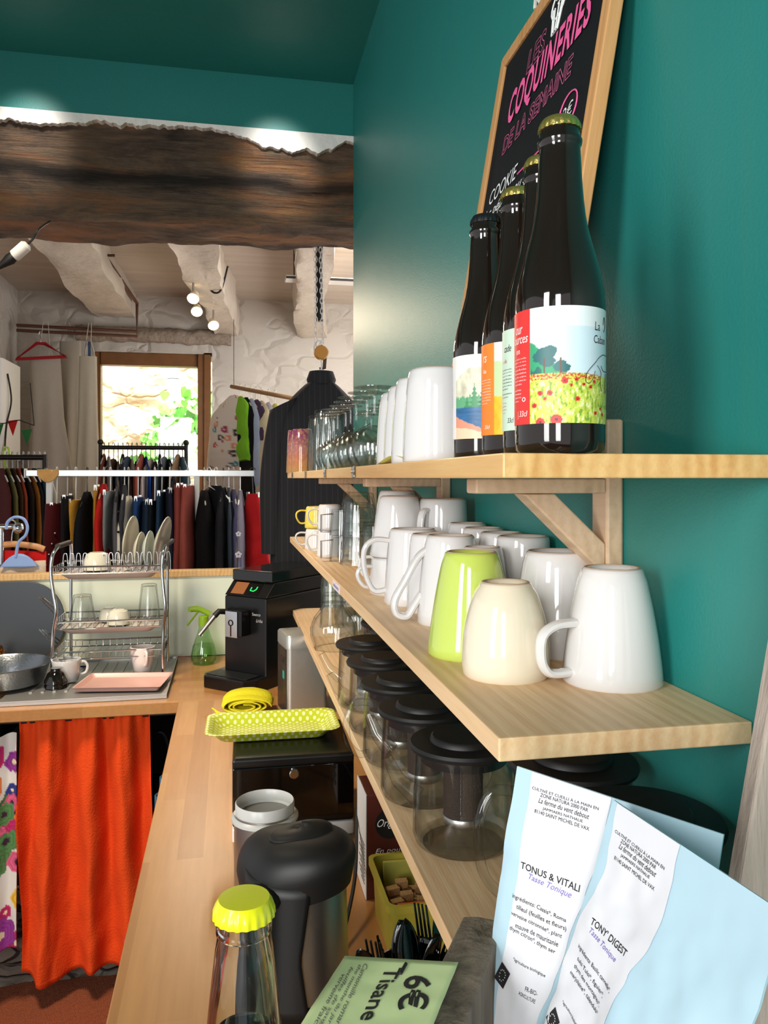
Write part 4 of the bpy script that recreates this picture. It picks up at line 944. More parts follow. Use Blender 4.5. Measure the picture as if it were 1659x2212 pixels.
# coffee tin
tn = T('coffee_tin', 'silver metal tin with dark printed front between the coffee machine and teapots', 'tin', (0.205, 2.265, CZ), 0.16)
loft(MB(), [(rbox(0.115, 0.125, 0, 0.012), z) for z in (0.0, 0.196)]).build('tin_body', mat('tin_plate', '#c4c5c0', 0.42, metal=0.85, bump=0.08, bscale=30), tn)
loft(MB(), [(rbox(0.119, 0.129, 0, 0.013), 0.190), (rbox(0.119, 0.129, 0, 0.013), 0.221), (rbox(0.113, 0.123, 0, 0.012), 0.226), (rbox(0.100, 0.11, 0, 0.012), 0.2265)]).build('lid', mat('tin_plate', '#c4c5c0', 0.42, metal=0.85), tn)
MB().box(-0.0592, -0.0578, -0.052, 0.052, 0.006, 0.186).build('printed_panel', mat('dark_printed_tin', '#4a4038', 0.35, metal=0.4, vary=0.6, vscale=25), tn, smooth=False)
q = MB(); fit_text(q, 'CAFÉ', 0, 0, 0.062, 0.026, lambda x, y: (-0.0597, 0.012 - x, 0.142 + y)); q.build('lettering', M_INK, tn, smooth=False, fixn=False)
q = MB(); q.box(-0.0600, -0.0594, -0.032, -0.012, 0.100, 0.122); q.build('printed_leaf', mat('turquoise_print', '#2aa58e', 0.4), tn, smooth=False)

# coffee machine
cm = T('coffee_machine', 'black automatic espresso machine with lit green display on the sink worktop', 'coffee machine', (0.048, 2.5575, CZ), -0.733)
BP = mat('espresso_black', '#0d0d0e', 0.28)
w2 = 0.0875
loft(MB(), [([(-0.120, -0.055), (-0.098, -0.082), (0.062, -0.082), (0.090, -0.045), (0.090, 0.10), (-0.120, 0.10)], z) for z in (0.0, 0.040)]).build('drip_tray_base', BP, cm, smooth=False, bevel=0.004)
MB().box(-0.100, 0.066, -0.068, -0.002, 0.0405, 0.0425).build('drip_grille', mat('drip_grille', '#2c2d2e', 0.35, metal=0.6, bump=0.6, bscale=300), cm, smooth=False)
MB().box(-w2, w2, 0.002, 0.33, 0.0, 0.285).build('body', BP, cm, smooth=False, bevel=0.006)
M = Matrix(((0, 0, 1, 0), (1, 0, 0, 0), (0, 1, 0, 0), (0, 0, 0, 1)))
MB().prism([(0.002, 0.2855), (0.34, 0.2855), (0.34, 0.330), (0.045, 0.330)], -w2, w2, M).build('control_head', BP, cm, smooth=False, bevel=0.003)
MB().box(-w2 + 0.004, w2 - 0.004, 0.035, 0.34, 0.3305, 0.366).build('bean_hopper', mat('smoky_black', '#161718', 0.15, coat=0.3), cm, smooth=False, bevel=0.004)
ck_ = math.atan2(0.0445, 0.043)
MS = Matrix.Translation((0, 0.002, 0.2857)) @ Matrix.Rotation(ck_, 4, 'X')
MB().box(-0.066, -0.012, 0.008, 0.054, 0.0003, 0.0012, MS).build('reflection_tinted_panel', mat('warm_reflecting_panel', '#b5764c', 0.25, metal=0.5), cm, smooth=False)  # warm reflection put into the panel's base colour
MB().box(-0.008, 0.046, 0.008, 0.054, 0.0003, 0.0012, MS).build('display', M_BLACKGLOSS, cm, smooth=False)
q = MB(); q.tube([MS @ Vector(p) for p in ((0.008, 0.036, 0.0016), (0.008, 0.024, 0.0016), (0.022, 0.022, 0.0016), (0.030, 0.030, 0.0016), (0.030, 0.040, 0.0016))], 0.0014, 5)
q.build('display_symbol', mat('green_led', '#0b8a35', 0.5, emis=H('#14e04a'), es=2.5), cm)
MB().box(-0.048, 0.022, -0.040, 0.001, 0.165, 0.245).build('brew_unit', BP, cm, smooth=False, bevel=0.003)
MB().box(-0.044, 0.006, -0.0435, -0.040, 0.160, 0.243).build('spout_plate', M_CHROME, cm, smooth=False, bevel=0.003)
q = MB(); q.lathe([(0.007, 0), (0.010, 0), (0.010, 0.0015), (0.007, 0.0015), (0.007, 0)], M=Matrix.Translation((-0.02, -0.0436, 0.207)) @ Matrix.Rotation(PI / 2, 4, 'X'), n=24); q.box(-0.021, -0.019, -0.0455, -0.0436, 0.164, 0.198)
q.build('spout_emblem', M_DARKMETAL, cm)
q = MB().tube([(-0.072, -0.002, 0.232), (-0.082, -0.030, 0.236), (-0.090, -0.042, 0.222)], 0.0095, 12); q.build('steam_grip', M_BLACKMATT, cm)
MB().tube([(-0.090, -0.042, 0.222), (-0.115, -0.085, 0.165)], [0.0075, 0.0062], 12).build('steam_wand', M_STEEL, cm)
q = MB(); fit_text(q, 'Saeco', 0, 0, 0.034, 0.009, lambda x, y: (0.030 + x, 0.0010, 0.228 + y)); q.build('lettering', mat('silver_print', '#b9b9b9', 0.4), cm, smooth=False, fixn=False)
q = MB(); fit_text(q, 'Lirika', 0, 0, 0.026, 0.010, lambda x, y: (0.046 + x, 0.0010, 0.208 + y), shear=0.3)
q.build('lettering', mat('silver_print', '#b9b9b9', 0.4), cm, smooth=False, fixn=False)

# yellow sugar box + brown packet + cutlery
yb = T('sugar_box', 'yellow plastic box holding sugar lumps and packets under the lowest shelf', 'box', (0.268, 1.125, CZ))
yo = lambda w, d: rbox(w, d, 0, 0.012, 5)
loft(MB(), [(yo(0.098, 0.138), 0.0), (yo(0.104, 0.144), 0.070), (yo(0.116, 0.156), 0.071), (yo(0.116, 0.156), 0.081), (yo(0.104, 0.144), 0.081), (yo(0.100, 0.140), 0.074), (yo(0.096, 0.134), 0.003)]).build('box_body', mat('mustard_plastic', '#b3a53c', 0.4), yb, ang=50)
SUG = mat('brown_sugar', '#b98f5e', 0.85, bump=0.5, bscale=400, vary=0.2)
rnd = random.Random(5)
s0 = MB().box(-0.009, 0.009, -0.006, 0.006, 0, 0.011).build('sugar_lump', SUG, smooth=False, bevel=0.001)
pos = [(-0.033 + 0.020 * i + rnd.uniform(-.003, .003), -0.030 + 0.018 * j, 0.004 + 0.0125 * k) for k in range(5) for i in range(4) for j in range(4) if not (k == 4 and (i + j) % 2)]
for i, p in enumerate(pos):
    lo = (0.268 + p[0], 1.125 + p[1], CZ + p[2])
    if i == 0: o = s0; o.location = lo; tag(o, 'brown sugar lump in the yellow box', 'sugar lump', 'sugar lumps in the yellow box')
    else: dup(s0, 'brown sugar lump in the yellow box', lo, rz=rnd.uniform(-0.3, 0.3))
o = MB().box(-0.036, 0.036, -0.004, 0.004, 0, 0.072).build('paper_packet', mat('green_yellow_packet', '#b5b04e', 0.6, vary=0.3, vscale=40), smooth=False, bevel=0.001); o.location = (0.268, 1.180, CZ + 0.0035); o.rotation_euler = (-0.12, 0, 0); tag(o, 'green and yellow packet standing at the back of the sugar box', 'packet')
o = MB().box(-0.038, 0.038, -0.003, 0.003, 0, 0.068).build('paper_packet', mat('orange_packet', '#d2702c', 0.6), smooth=False, bevel=0.001); o.location = (0.268, 1.072, CZ + 0.0035); tag(o, 'orange packet standing at the front of the sugar box', 'packet')
bx = T('brown_packet', 'dark red-brown sugar carton with a white side, standing by the black oven', 'packet', (0.262, 1.262, CZ))
MB().box(-0.050, 0.050, -0.040, 0.044, 0, 0.165).build('carton', mat('red_brown_carton', '#4e1f17', 0.4, vary=0.35, vscale=20), bx, smooth=False, bevel=0.001)
MB().box(-0.0512, -0.0501, -0.0405, 0.0445, 0.001, 0.166).build('white_side', mat('white_carton', '#d6d0ca', 0.5), bx, smooth=False)
MB().lathe([(0, 0), (0.024, 0), (0.024, 0.0006), (0, 0.0006)], M=Matrix.Translation((-0.012, -0.0403, 0.118)) @ Matrix.Rotation(PI / 2, 4, 'X'), n=32).build('roundel', M_BLACKMATT, bx)
q = MB(); fit_text(q, 'Origine', 0, 0, 0.042, 0.016, lambda x, y: (-0.033 + x, -0.0412, 0.110 + y), shear=0.4); q.build('lettering', mat('white_print', '#f3eeea', 0.6), bx, smooth=False, fixn=False)
q = MB(); fit_text(q, 'En poudre', 0, 0, 0.060, 0.010, lambda x, y: (-0.036 + x, -0.0412, 0.070 + y), shear=0.3)
q.build('lettering', mat('white_print', '#f3eeea', 0.6), bx, smooth=False, fixn=False)
q = MB()
for i in range(12): q.box(-0.0518, -0.0511, -0.030, -0.030 + 0.03 + 0.02 * ((i * 7) % 3) / 2, 0.02 + i * 0.0055, 0.0215 + i * 0.0055)
q.build('small_print', M_INK, bx, smooth=False)

cup = T('cutlery_pot', 'dark metal pot holding black plastic cutlery behind the pale green note', 'pot', (0.195, 0.835, CZ))
MB().lathe([(0, 0), (0.040, 0), (0.041, 0.01), (0.041, 0.128), (0.0425, 0.130), (0.039, 0.130), (0.0385, 0.01), (0, 0.006)], n=40).build('pot_body', M_DARKMETAL, cup)
MB().lathe([(0.040, 0.126), (0.0435, 0.127), (0.0435, 0.131), (0.040, 0.132)], n=40).build('rim', M_CHROME, cup)
def spoon():
    m = MB()
    m.grid(lambda u, v: ((0.0035 + (0.013 * math.sin(max(0, (v - 0.62) / 0.38) * PI) ** 0.7 if v > 0.62 else 0)) * (2 * u - 1), 0.004 * (1 - (2 * u - 1) ** 2) * (1 if v > 0.62 else 0.3), 0.165 * v), 8, 30); return m
def fork():
    m = MB(); m.grid(lambda u, v: ((0.0035 + 0.008 * max(0, (v - 0.72) / 0.28) ** 0.5) * (2 * u - 1), 0.002 * (1 - (2 * u - 1) ** 2), 0.135 * v), 8, 20)
    for i in range(4): m.tube([(-0.0095 + 0.0063 * i, 0.0, 0.130), (-0.0095 + 0.0063 * i, 0.003, 0.168)], [0.0016, 0.0010], 5, flat=(1, 0.8))
    return m
sp0 = spoon().build('plastic_spoon', M_BLACKGLOSS, solid=0.0012, ang=80); fk0 = fork().build('plastic_fork', M_BLACKGLOSS, solid=0.0010, ang=80)
for i in range(9):
    a = i * 2.4; r = 0.016 + 0.006 * (i % 3); src = sp0 if i % 2 == 0 else fk0
    lo = (0.195 + r * math.cos(a), 0.835 + r * math.sin(a), CZ + 0.010 + 0.006 * (i % 3))
    what = 'spoon' if i % 2 == 0 else 'fork'
    lab = 'black plastic %s upright in the dark pot' % what
    o = src if i < 2 else dup(src, lab, lo)
    o.location = lo; o.rotation_euler = (0.22 * math.sin(a + PI), 0.30 * math.cos(a), a * 0.7)
    tag(o, lab, what, 'black plastic %ss in the pot' % what)

# ================================================================== FOREGROUND: lemonade bottle, crate, note, pouches
bxx = tag(MB().box(-0.055, 0.050, 0.365, 0.490, CZ, 1.060).build('display_box', M_CRATE, smooth=False, bevel=0.002), 'small wooden box on the bar under the yellow-capped bottle', 'box')
lb = T('lemonade_bottle', 'clear glass bottle with a yellow crown cap in the foreground', 'bottle', (0.0078, 0.4320, 1.0605))
op = [(0, 0.003), (0.024, 0.0), (0.0300, 0.002), (0.0315, 0.008), (0.0315, 0.105), (0.0295, 0.125), (0.0255, 0.150), (0.0215, 0.180), (0.0182, 0.212), (0.0155, 0.236), (0.0142, 0.2445), (0.0150, 0.2455), (0.0150, 0.2500), (0.0146, 0.2520), (0.0146, 0.2590)]
ip = [(0.0105, 0.2590), (0.0108, 0.245), (0.0128, 0.232), (0.0158, 0.210), (0.0191, 0.180), (0.0231, 0.150), (0.0270, 0.124), (0.0290, 0.104), (0.0290, 0.009), (0.026, 0.005), (0, 0.005)]
MB().lathe(op + ip, n=64).build('glass_body', M_THICK, lb)
crown(0.2535, r=0.0158, h=0.0095, mt=M_YELLOWCAP, par=lb)
wi = [(0, 0.007), (0.026, 0.007), (0.0286, 0.011), (0.0286, 0.103), (0.0266, 0.124), (0.0227, 0.150), (0.0187, 0.180), (0.0176, 0.1900), (0, 0.1900)]
MB().lathe(wi, n=48).build('drink', mat('lemonade', (0.95, 0.98, 0.92), 0.0, trans=1.0, ior=1.33), lb)

cr = T('wooden_crate', 'weathered wooden crate corner holding the pale blue tea pouches', 'crate', (0, 0, 0))
a0_ = Vector((0.1558, 0.4920, 1.258)); ax_ = Vector((-0.0504, -0.083, 0.0)).normalized(); pr_ = Vector((0.083, -0.0504, 0)).normalized()
MX = Matrix((pr_, Vector((0, 0, 1)), -ax_)).transposed().to_4x4(); MX.translation = a0_
MB().prism([(-0.010, -0.002), (0, 0), (0.018, 0), (0.018, -0.373), (-0.010, -0.373)], -0.20, 0.013, MX).build('side_plank', M_CRATE, cr, smooth=False, bevel=0.0015)
e0 = at(1657, 1560, 0.5); e1 = at(1583, 2000, 0.5); dd = (e1 - e0) / (e0.z - e1.z)
top_ = e0 + dd * (-0.25); bot_ = e0 + dd * (e0.z - CZ)
vs = []
for p in (top_, bot_):
    for dx, dy in ((0, 0), (0.062, -0.012), (0.066, 0.006), (0.004, 0.018)): vs.append((min(p.x + dx, WX - 0.002), p.y + dy, p.z))
q = MB(); q.add(vs, [(0, 1, 2, 3), (7, 6, 5, 4), (0, 4, 5, 1), (1, 5, 6, 2), (2, 6, 7, 3), (3, 7, 4, 0)]); q.build('corner_plank', M_CRATE_PALE, cr, smooth=False, bevel=0.002)
MB().box(0.12, 0.33, 0.30, 0.46, CZ, CZ + 0.012).build('bottom_plank', M_CRATE, cr, smooth=False)

class Sheet:
    def __init__(s, TL, TR, BL, bulge=0.0, wav=0.0, seed=0):
        s.o = TL; s.u = TR - TL; s.v = BL - TL; s.n = s.u.cross(s.v).normalized(); s.w = s.u.length; s.h = s.v.length
        if s.n.dot(-s.o) < 0 and True: pass
        c = Vector((0, 0, EYE)) - s.o
        s.n = s.n if s.n.dot(c) > 0 else -s.n
        s.bulge = bulge; s.wav = wav; s.seed = seed
    def P(s, a, b, off=0.0):
        e = max(0.0, 4 * a * (1 - a)) ** 0.6
        z = s.bulge * e * min(1, max(0, b - 0.10) * 1.7) + s.wav * fbm(a * 2.2, b * 3.0, s.seed) * min(1, b * 4)
        return s.o + s.u * a + s.v * b + s.n * (z + off)
    def inv(s, px, py):
        d = Vector(ray(px, py)); c = Vector((0, 0, EYE)); t = (s.o - c).dot(s.n) / d.dot(s.n); p = c + d * t - s.o
        uu, uv, vv = s.u.dot(s.u), s.u.dot(s.v), s.v.dot(s.v); pu, pv = p.dot(s.u), p.dot(s.v); D = uu * vv - uv * uv
        return (pu * vv - pv * uv) / D, (pv * uu - pu * uv) / D
    def text(s, mb, txt, p0, p1, h, off=0.0007, **k):
        """writing from picture point p0 to p1 along the sheet; h = letter height in metres"""
        a0, b0 = s.inv(*p0); a1, b1 = s.inv(*p1); X0, Y0 = a0 * s.w, -b0 * s.h; dx, dy = (a1 - a0) * s.w, -(b1 - b0) * s.h
        fit_text(mb, txt, X0, Y0, math.hypot(dx, dy), h, lambda x, y: s.P(x / s.w, -y / s.h, off), rot=math.atan2(dy, dx), **k)
def pouch(name, label, sh, lab_l, lab_r, lines, flag):
    o = T(name, label, 'pouch', tuple(sh.o + sh.v), 0, 'pale blue tea pouches in the crate'); OR = sh.o + sh.v
    Pp = lambda a, b, off=0.0: sh.P(a, b, off) - OR
    m = MB(); m.grid(lambda u, v: Pp(u, v), 40, 50)
    m.grid(lambda u, v: Pp(u, v, -0.0012 - 2 * sh.bulge * (max(0, 4 * u * (1 - u)) ** 0.6) * min(1, max(0, v - 0.10) * 1.7)), 40, 50)
    m.grid(lambda u, v: Pp(v, u) if False else Pp(u, 0, -0.0012 * v), 40, 1); m.grid(lambda u, v: Pp(1, u, -0.0012 * v), 50, 1); m.grid(lambda u, v: Pp(0, u, -0.0012 * v), 50, 1)
    m.build('foil_bag', M_POUCH, o, ang=70)
    L_ = [sh.inv(*p) for p in lab_l]; R_ = [sh.inv(*p) for p in lab_r]
    def cur(C, b):
        if b <= C[0][1]: return C[0][0]
        for (a0, b0), (a1, b1) in zip(C, C[1:]):
            if b <= b1:
                f = (b - b0) / (b1 - b0); return a0 + (a1 - a0) * (3 * f * f - 2 * f ** 3)
        return C[-1][0]
    bmax = min(0.97, max(L_[-1][1], R_[-1][1]))
    lo = MB().grid(lambda u, v: Pp(cur(L_, v * bmax) * (1 - u) + cur(R_, v * bmax) * u, v * bmax + 0.0005, 0.0004), 16, 60).build('paper_label', M_POUCHLABEL, o, fixn=False)
    for mt, its in lines:
        t_ = MB()
        for (tx, p0, p1, h, k) in its: sh.text(t_, tx, p0, p1, h, **k)
        t_.v = [tuple(Vector(p) - OR) for p in t_.v]
        t_.build('lettering', mt, lo, smooth=False, fixn=False)
    f = MB(); a, b = sh.inv(*flag[0]); wf_, hf_ = flag[1], flag[2]; rt = flag[3]
    def fp(x, y, off=0.0008): return Pp(a + (x * math.cos(rt) - y * math.sin(rt)) / sh.w, b - (x * math.sin(rt) + y * math.cos(rt)) / sh.h, off)
    f.add([fp(0, 0), fp(wf_, 0), fp(wf_, -hf_), fp(0, -hf_)], [(0, 1, 2, 3)]); f.build('leaf_emblem', M_INK, lo, smooth=False, fixn=False)
    st_ = MB()
    for i in range(11):
        an = i / 11 * 2 * PI; cx = wf_ * (0.5 + 0.27 * math.cos(an) * (1 if i % 2 else .95)); cy = -hf_ * (0.5 - 0.30 * math.sin(an + 0.25 * math.cos(an)))
        r = 0.00045; st_.add([fp(cx + r * math.cos(q_ * PI / 2), cy + r * math.sin(q_ * PI / 2), 0.0011) for q_ in range(4)], [(0, 1, 2, 3)])
    st_.build('stars', M_POUCHLABEL, lo, smooth=False, fixn=False)
    return o
s1 = Sheet(at(1117, 1655, 0.500), at(1563, 1803, 0.404), at(1017, 2330, 0.500), 0.006, 0.004, 3)
s2 = Sheet(at(1325, 1728, 0.430), at(1700, 1977, 0.317), at(1136, 2360, 0.430), 0.006, 0.004, 8)
X = {}
pouch('tea_pouch', 'rear pale blue pouch reading TONUS & VITALITÉ', s1, [(1150, 1668), (1143, 1730), (1133, 1800), (1128, 1860), (1108, 1990), (1090, 2090), (1078, 2200), (1068, 2300)], [(1322, 1722), (1306, 1800), (1290, 1865), (1268, 1930), (1230, 2040), (1205, 2120), (1175, 2200), (1145, 2300)],
    [(M_INK, [('CULTIVÉ ET CUEILLI À LA MAIN EN', (1151, 1704), (1294, 1750), 0.0022, X), ('ZONE NATURA 2000 PAR', (1169, 1720), (1271, 1754), 0.0022, X), ('La ferme du vent debout', (1165, 1733), (1273, 1770), 0.0032, dict(shear=0.3)),
              ('JAMMAERS NATHALIE', (1174, 1750), (1259, 1779), 0.0022, X), ('81140 SAINT MICHEL DE VAX', (1157, 1754), (1273, 1795), 0.0022, X),
              ('TONUS & VITALI', (1130, 1873), (1255, 1926), 0.0042, dict(bold=0.008)), ('ingrédients: Cassis*, Roma', (1113, 1938), (1229, 1992), 0.0034, X), ('tilleul (feuilles et fleurs)', (1122, 1962), (1228, 2012), 0.0036, X),
              ('verveine citronnée*, plant', (1111, 1975), (1218, 2027), 0.0034, X), ('mauve de mauritanie', (1121, 2000), (1212, 2042), 0.0030, X), ('thym citron*, thym ser', (1108, 2006), (1205, 2060), 0.0034, X),
              ('*agriculture biologique', (1119, 2070), (1187, 2108), 0.0024, X), ('FR-BIO-', (1149, 2132), (1173, 2145), 0.0026, X), ('AGRICULTURE', (1135, 2140), (1170, 2160), 0.0022, X)]),
     (M_INKVIOLET, [('Tasse Tonique', (1146, 1900), (1238, 1942), 0.0046, dict(shear=0.3))])], ((1094, 2073), 0.0090, 0.0125, -0.35))
pouch('tea_pouch', "front pale blue pouch reading TONY' DIGEST", s2, [(1332, 1746), (1322, 1800), (1307, 1870), (1288, 1915), (1248, 2000), (1222, 2080), (1185, 2190), (1150, 2290)], [(1463, 1851), (1448, 1930), (1432, 1990), (1415, 2040), (1372, 2110), (1340, 2180), (1310, 2260), (1290, 2330)],
    [(M_INK, [('CULTIVÉ ET CUEILLI À LA MAIN EN', (1329, 1798), (1435, 1880), 0.0020, X), ('ZONE NATURA 2000 PAR', (1341, 1820), (1416, 1879), 0.0020, X), ('La ferme du vent debout', (1337, 1832), (1416, 1896), 0.0028, dict(shear=0.3)),
              ('JAMMAERS NATHALIE', (1341, 1852), (1403, 1901), 0.0020, X), ('81140 SAINT MICHEL DE VAX', (1327, 1856), (1412, 1925), 0.0020, X),
              ("TONY' DIGEST", (1282, 1996), (1361, 2070), 0.0036, dict(bold=0.008)), ('ingrédients: Basilic cannelle*,', (1253, 2049), (1332, 2150), 0.0030, X), ('tulsi Tulsi*, figuier*,', (1251, 2076), (1314, 2160), 0.0030, X),
              ('thym des montagnes*,', (1244, 2092), (1308, 2180), 0.0030, X), ('marjolaine*, calendula*', (1236, 2106), (1303, 2198), 0.0030, X), ('*agriculture biologique', (1222, 2168), (1262, 2230), 0.0022, X)]),
     (M_INKVIOLET, [('Tasse Tonique', (1279, 2018), (1338, 2085), 0.0038, dict(shear=0.3))])], ((1208, 2176), 0.0080, 0.0110, -0.55))

# pale green price note taped to the crate
sn = Sheet(at(745, 2065, 0.482), at(990, 2079, 0.466), at(600, 2290, 0.393), 0.0, 0.0015, 5)
no = T('price_note', 'pale green paper note with 6€ Tisane in black marker', 'note', tuple(sn.o))
MB().grid(lambda u, v: sn.P(u, v) - sn.o, 20, 20).build('paper', M_PAPERGREEN, no, solid=0.0003)
q = MB()
sn.text(q, 'Tisane', (834, 2091), (775, 2206), 0.0095, 0.0006, bold=0.015); q.v = [tuple(Vector(p) - sn.o) for p in q.v]; q.build('lettering', M_INK, no, smooth=False, fixn=False)
q = MB(); sn.text(q, '6€', (876, 2110), (856, 2183), 0.0165, 0.0006, bold=0.02)
p0 = sn.inv(877, 2084); p1 = sn.inv(865, 2106); q.tube([sn.P(*p0, 0.0007), sn.P(*p1, 0.0007)], 0.0011, 5)
q.v = [tuple(Vector(p) - sn.o) for p in q.v]; q.build('lettering', M_INK, no, smooth=False, fixn=False)
q = MB()
for i, (tx, p0, p1) in enumerate((('Camomille romarin', (786, 2084), (716, 2230)), ('the menthe du jardin', (772, 2086), (690, 2240)), ('feuilles de sauge', (755, 2090), (680, 2232)), ('verveine fraiche', (738, 2108), (665, 2235)))):
    sn.text(q, tx, p0, p1, 0.0030, 0.0006, shear=0.4)
q.v = [tuple(Vector(p) - sn.o) for p in q.v]; q.build('lettering', M_INKGREY, no, smooth=False, fixn=False)

# ================================================================== SINK WORKTOP
# stainless drainer with basin
sk = T('steel_sink', 'stainless steel sink unit with ribbed drainer set in the worktop', 'sink', (0, 0, CZ))
sx0, sx1, sy0, sy1 = -1.40, -0.185, 2.462, 2.965
bx0, bx1 = -1.05, -0.665
m = MB().box(bx1, sx1, sy0, sy1, 0.0003, 0.010).box(sx0, bx0, sy0, sy1, 0.0003, 0.010).box(bx0, bx1, sy0, sy0 + 0.05, 0.0003, 0.010).box(bx0, bx1, sy1 - 0.06, sy1, 0.0003, 0.010)
m.box(sx0, sx1, sy0 - 0.004, sy0 + 0.004, 0.0003, 0.014).box(sx1 - 0.006, sx1, sy0, sy1, 0.0003, 0.015).box(sx0, sx1, sy1 - 0.006, sy1, 0.0003, 0.016)
for i in range(12): m.box(-0.60 + i * 0.034, -0.590 + i * 0.034, 2.56, 2.93, 0.010, 0.0125)
m.build('drainer', mat('satin_steel', '#b4b3b0', 0.38, metal=0.75), sk, smooth=False, bevel=0.001)
m = MB(); loft(m, [([(x * s + (bx0 + bx1) / 2, y * s + 2.71) for x, y in rbox(bx1 - bx0, 0.40, 0, 0.05)], z) for s, z in ((1.0, 0.010), (0.97, -0.01), (0.90, -0.15), (0.5, -0.155))])
m.f = m.f[:-2] + [m.f[-1]]; m.build('basin', M_STEELDARK, sk)
bo = T('steel_basin', 'dented round metal basin standing in the sink', 'basin', (xat(8, 2.66), 2.66, CZ + 0.012))
MB().lathe([(0, 0.002), (0.09, 0.0), (0.118, 0.012), (0.135, 0.066), (0.139, 0.070), (0.136, 0.072), (0.131, 0.066), (0.114, 0.015), (0.088, 0.004), (0, 0.005)], n=56).build('basin_body', M_STEELDARK, bo)
wt = MB().ball((0, 0, 0), 0.0, 4) if False else None
pr = T('round_tray', 'big dark slate-grey tray with rounded corners leaning on the splash board', 'tray', (xat(52, 2.97), 2.985, CZ + 0.012))
m = MB(); ol = rbox(0.62, 0.285, 0, 0.13, 10); m.prism(ol, -0.004, 0.004, Matrix.Translation((-0.18, 0.008, 0.1435)) @ Matrix.Rotation(PI / 2, 4, 'X')); m.build('tray_body', mat('slate_tray', '#474c52', 0.35, metal=0.3), pr, smooth=False, bevel=0.002)
tp_ = T('tap', 'brass-tinted mixer tap at the left behind the sink', 'tap', (xat(2, 2.93), 2.93, CZ + 0.0165))
MB().lathe([(0, 0), (0.024, 0), (0.022, 0.01), (0.016, 0.014), (0.015, 0.05), (0, 0.05)], n=24).build('tap_body', mat('brass', '#c98f4f', 0.25, metal=0.9), tp_)
MB().tube(bez([(0, 0, 0.045), (0, -0.02, 0.07), (0.0, -0.09, 0.075), (0, -0.12, 0.055)], 6), 0.009, 12).build('tap_spout', mat('brass', '#c98f4f', 0.25, metal=0.9), tp_)

# three-tier chrome dish rack
dr = T('dish_rack', 'three-tier chrome dish rack standing on the drainer', 'dish rack', (0, 0, 0))
RX0, RX1, RYf, RYb = xat(113, 2.70), xat(352, 2.70), 2.70, 2.90
zb = CZ + 0.0135
def post(x, y, ztop, bend):
    pts = [(x, y, zb), (x, y, 1.00)]
    if bend: pts += [(x + 0.004 * bend, y, 1.06), (x + 0.014 * bend, y - 0.01, 1.12), (x + 0.004 * bend, y - 0.004, 1.18), (x - 0.004 * bend, y, 1.24), (x, y + 0.004, 1.30), (x + 0.015 * bend, y + 0.03, 1.330)]
    else: pts += [(x, y, 1.15), (x, y, 1.31), (x, y - 0.02, 1.328)]
    MB().tube(bez(pts, 6), 0.0055, 10).build('post', M_CHROME, dr)
post(RX0, RYf, 1.33, 1); post(RX1, RYf, 1.33, 0.6); post(RX0 + 0.02, RYb, 1.33, 0); post(RX1 - 0.0, RYb, 1.33, 0)
for x in (RX0, RX1):
    MB().tube([(x + (0.012 if x == RX0 else 0.008), RYf + 0.022, 1.328), (x + 0.018, RYb - 0.02, 1.328)], 0.009, 10).build('top_grip', mat('dark_rubber_grip', '#2a1c16', 0.5), dr)
def tier(z, tilt=0.0, loops=True):
    t_ = MB(); R = 0.0022
    ring = [(RX0, RYf, z), (RX1, RYf, z), (RX1, RYb, z), (RX0, RYb, z)]
    t_.tube(ring, 0.003, 8, closed=True); t_.tube([(x, y, z - 0.022) for x, y, _ in ring], 0.0022, 6, closed=True)
    for i in range(15):
        x = RX0 + 0.012 + (RX1 - RX0 - 0.024) * i / 14
        t_.tube([(x, RYf, z), (x, RYf, z - 0.022), (x, RYb, z - 0.022), (x, RYb, z)], 0.0013, 5)
    for i in range(6):
        y = RYf + 0.02 + (RYb - RYf - 0.04) * i / 5
        t_.tube([(RX0, y, z), (RX0, y, z - 0.022)], 0.0013, 5); t_.tube([(RX1, y, z), (RX1, y, z - 0.022)], 0.0013, 5)
    o = t_.build('wire_tier', M_CHROME, dr)
    return o
tz = (1.262, 1.083, 0.985)
for i, z in enumerate(tz): tier(z)
for i in range(17):
    if 3.4 < i < 5.9: continue
    x = RX0 + 0.03 + 0.0205 * i
    for yy in (RYf + 0.05,):
        MB().tube(bez([(x - 0.008, yy, tz[0] - 0.02), (x - 0.006, yy, tz[0] + 0.030), (x, yy, tz[0] + 0.040), (x + 0.006, yy, tz[0] + 0.030), (x + 0.008, yy, tz[0] - 0.02)], 4), 0.0013, 5).build('plate_loop', M_CHROME, dr)
for z in (1.155, 1.05):      # side hooks
    for i in range(3): MB().tube([(RX0, RYf + 0.04 + i * 0.04, z - 0.05), (RX0 - 0.045, RYf + 0.02 + i * 0.04, z + 0.01 - 0.008 * i)], 0.0022, 6).build('side_hook', M_CHROME, dr)
for z in tz[:2]:
    loft(MB(), [([(x + (RX0 + RX1) / 2, y + (RYf + RYb) / 2) for x, y in rbox(RX1 - RX0 - 0.035 - 0.03 * k, 0.20 - 0.03 * k, 0, 0.03)], z - 0.0245 - zz) for k, zz in ((0, 0.0), (0.3, 0.004), (1.4, 0.018))]).build('drip_tray', mat('pale_drip_tray', '#c9bdb5', 0.45), dr)
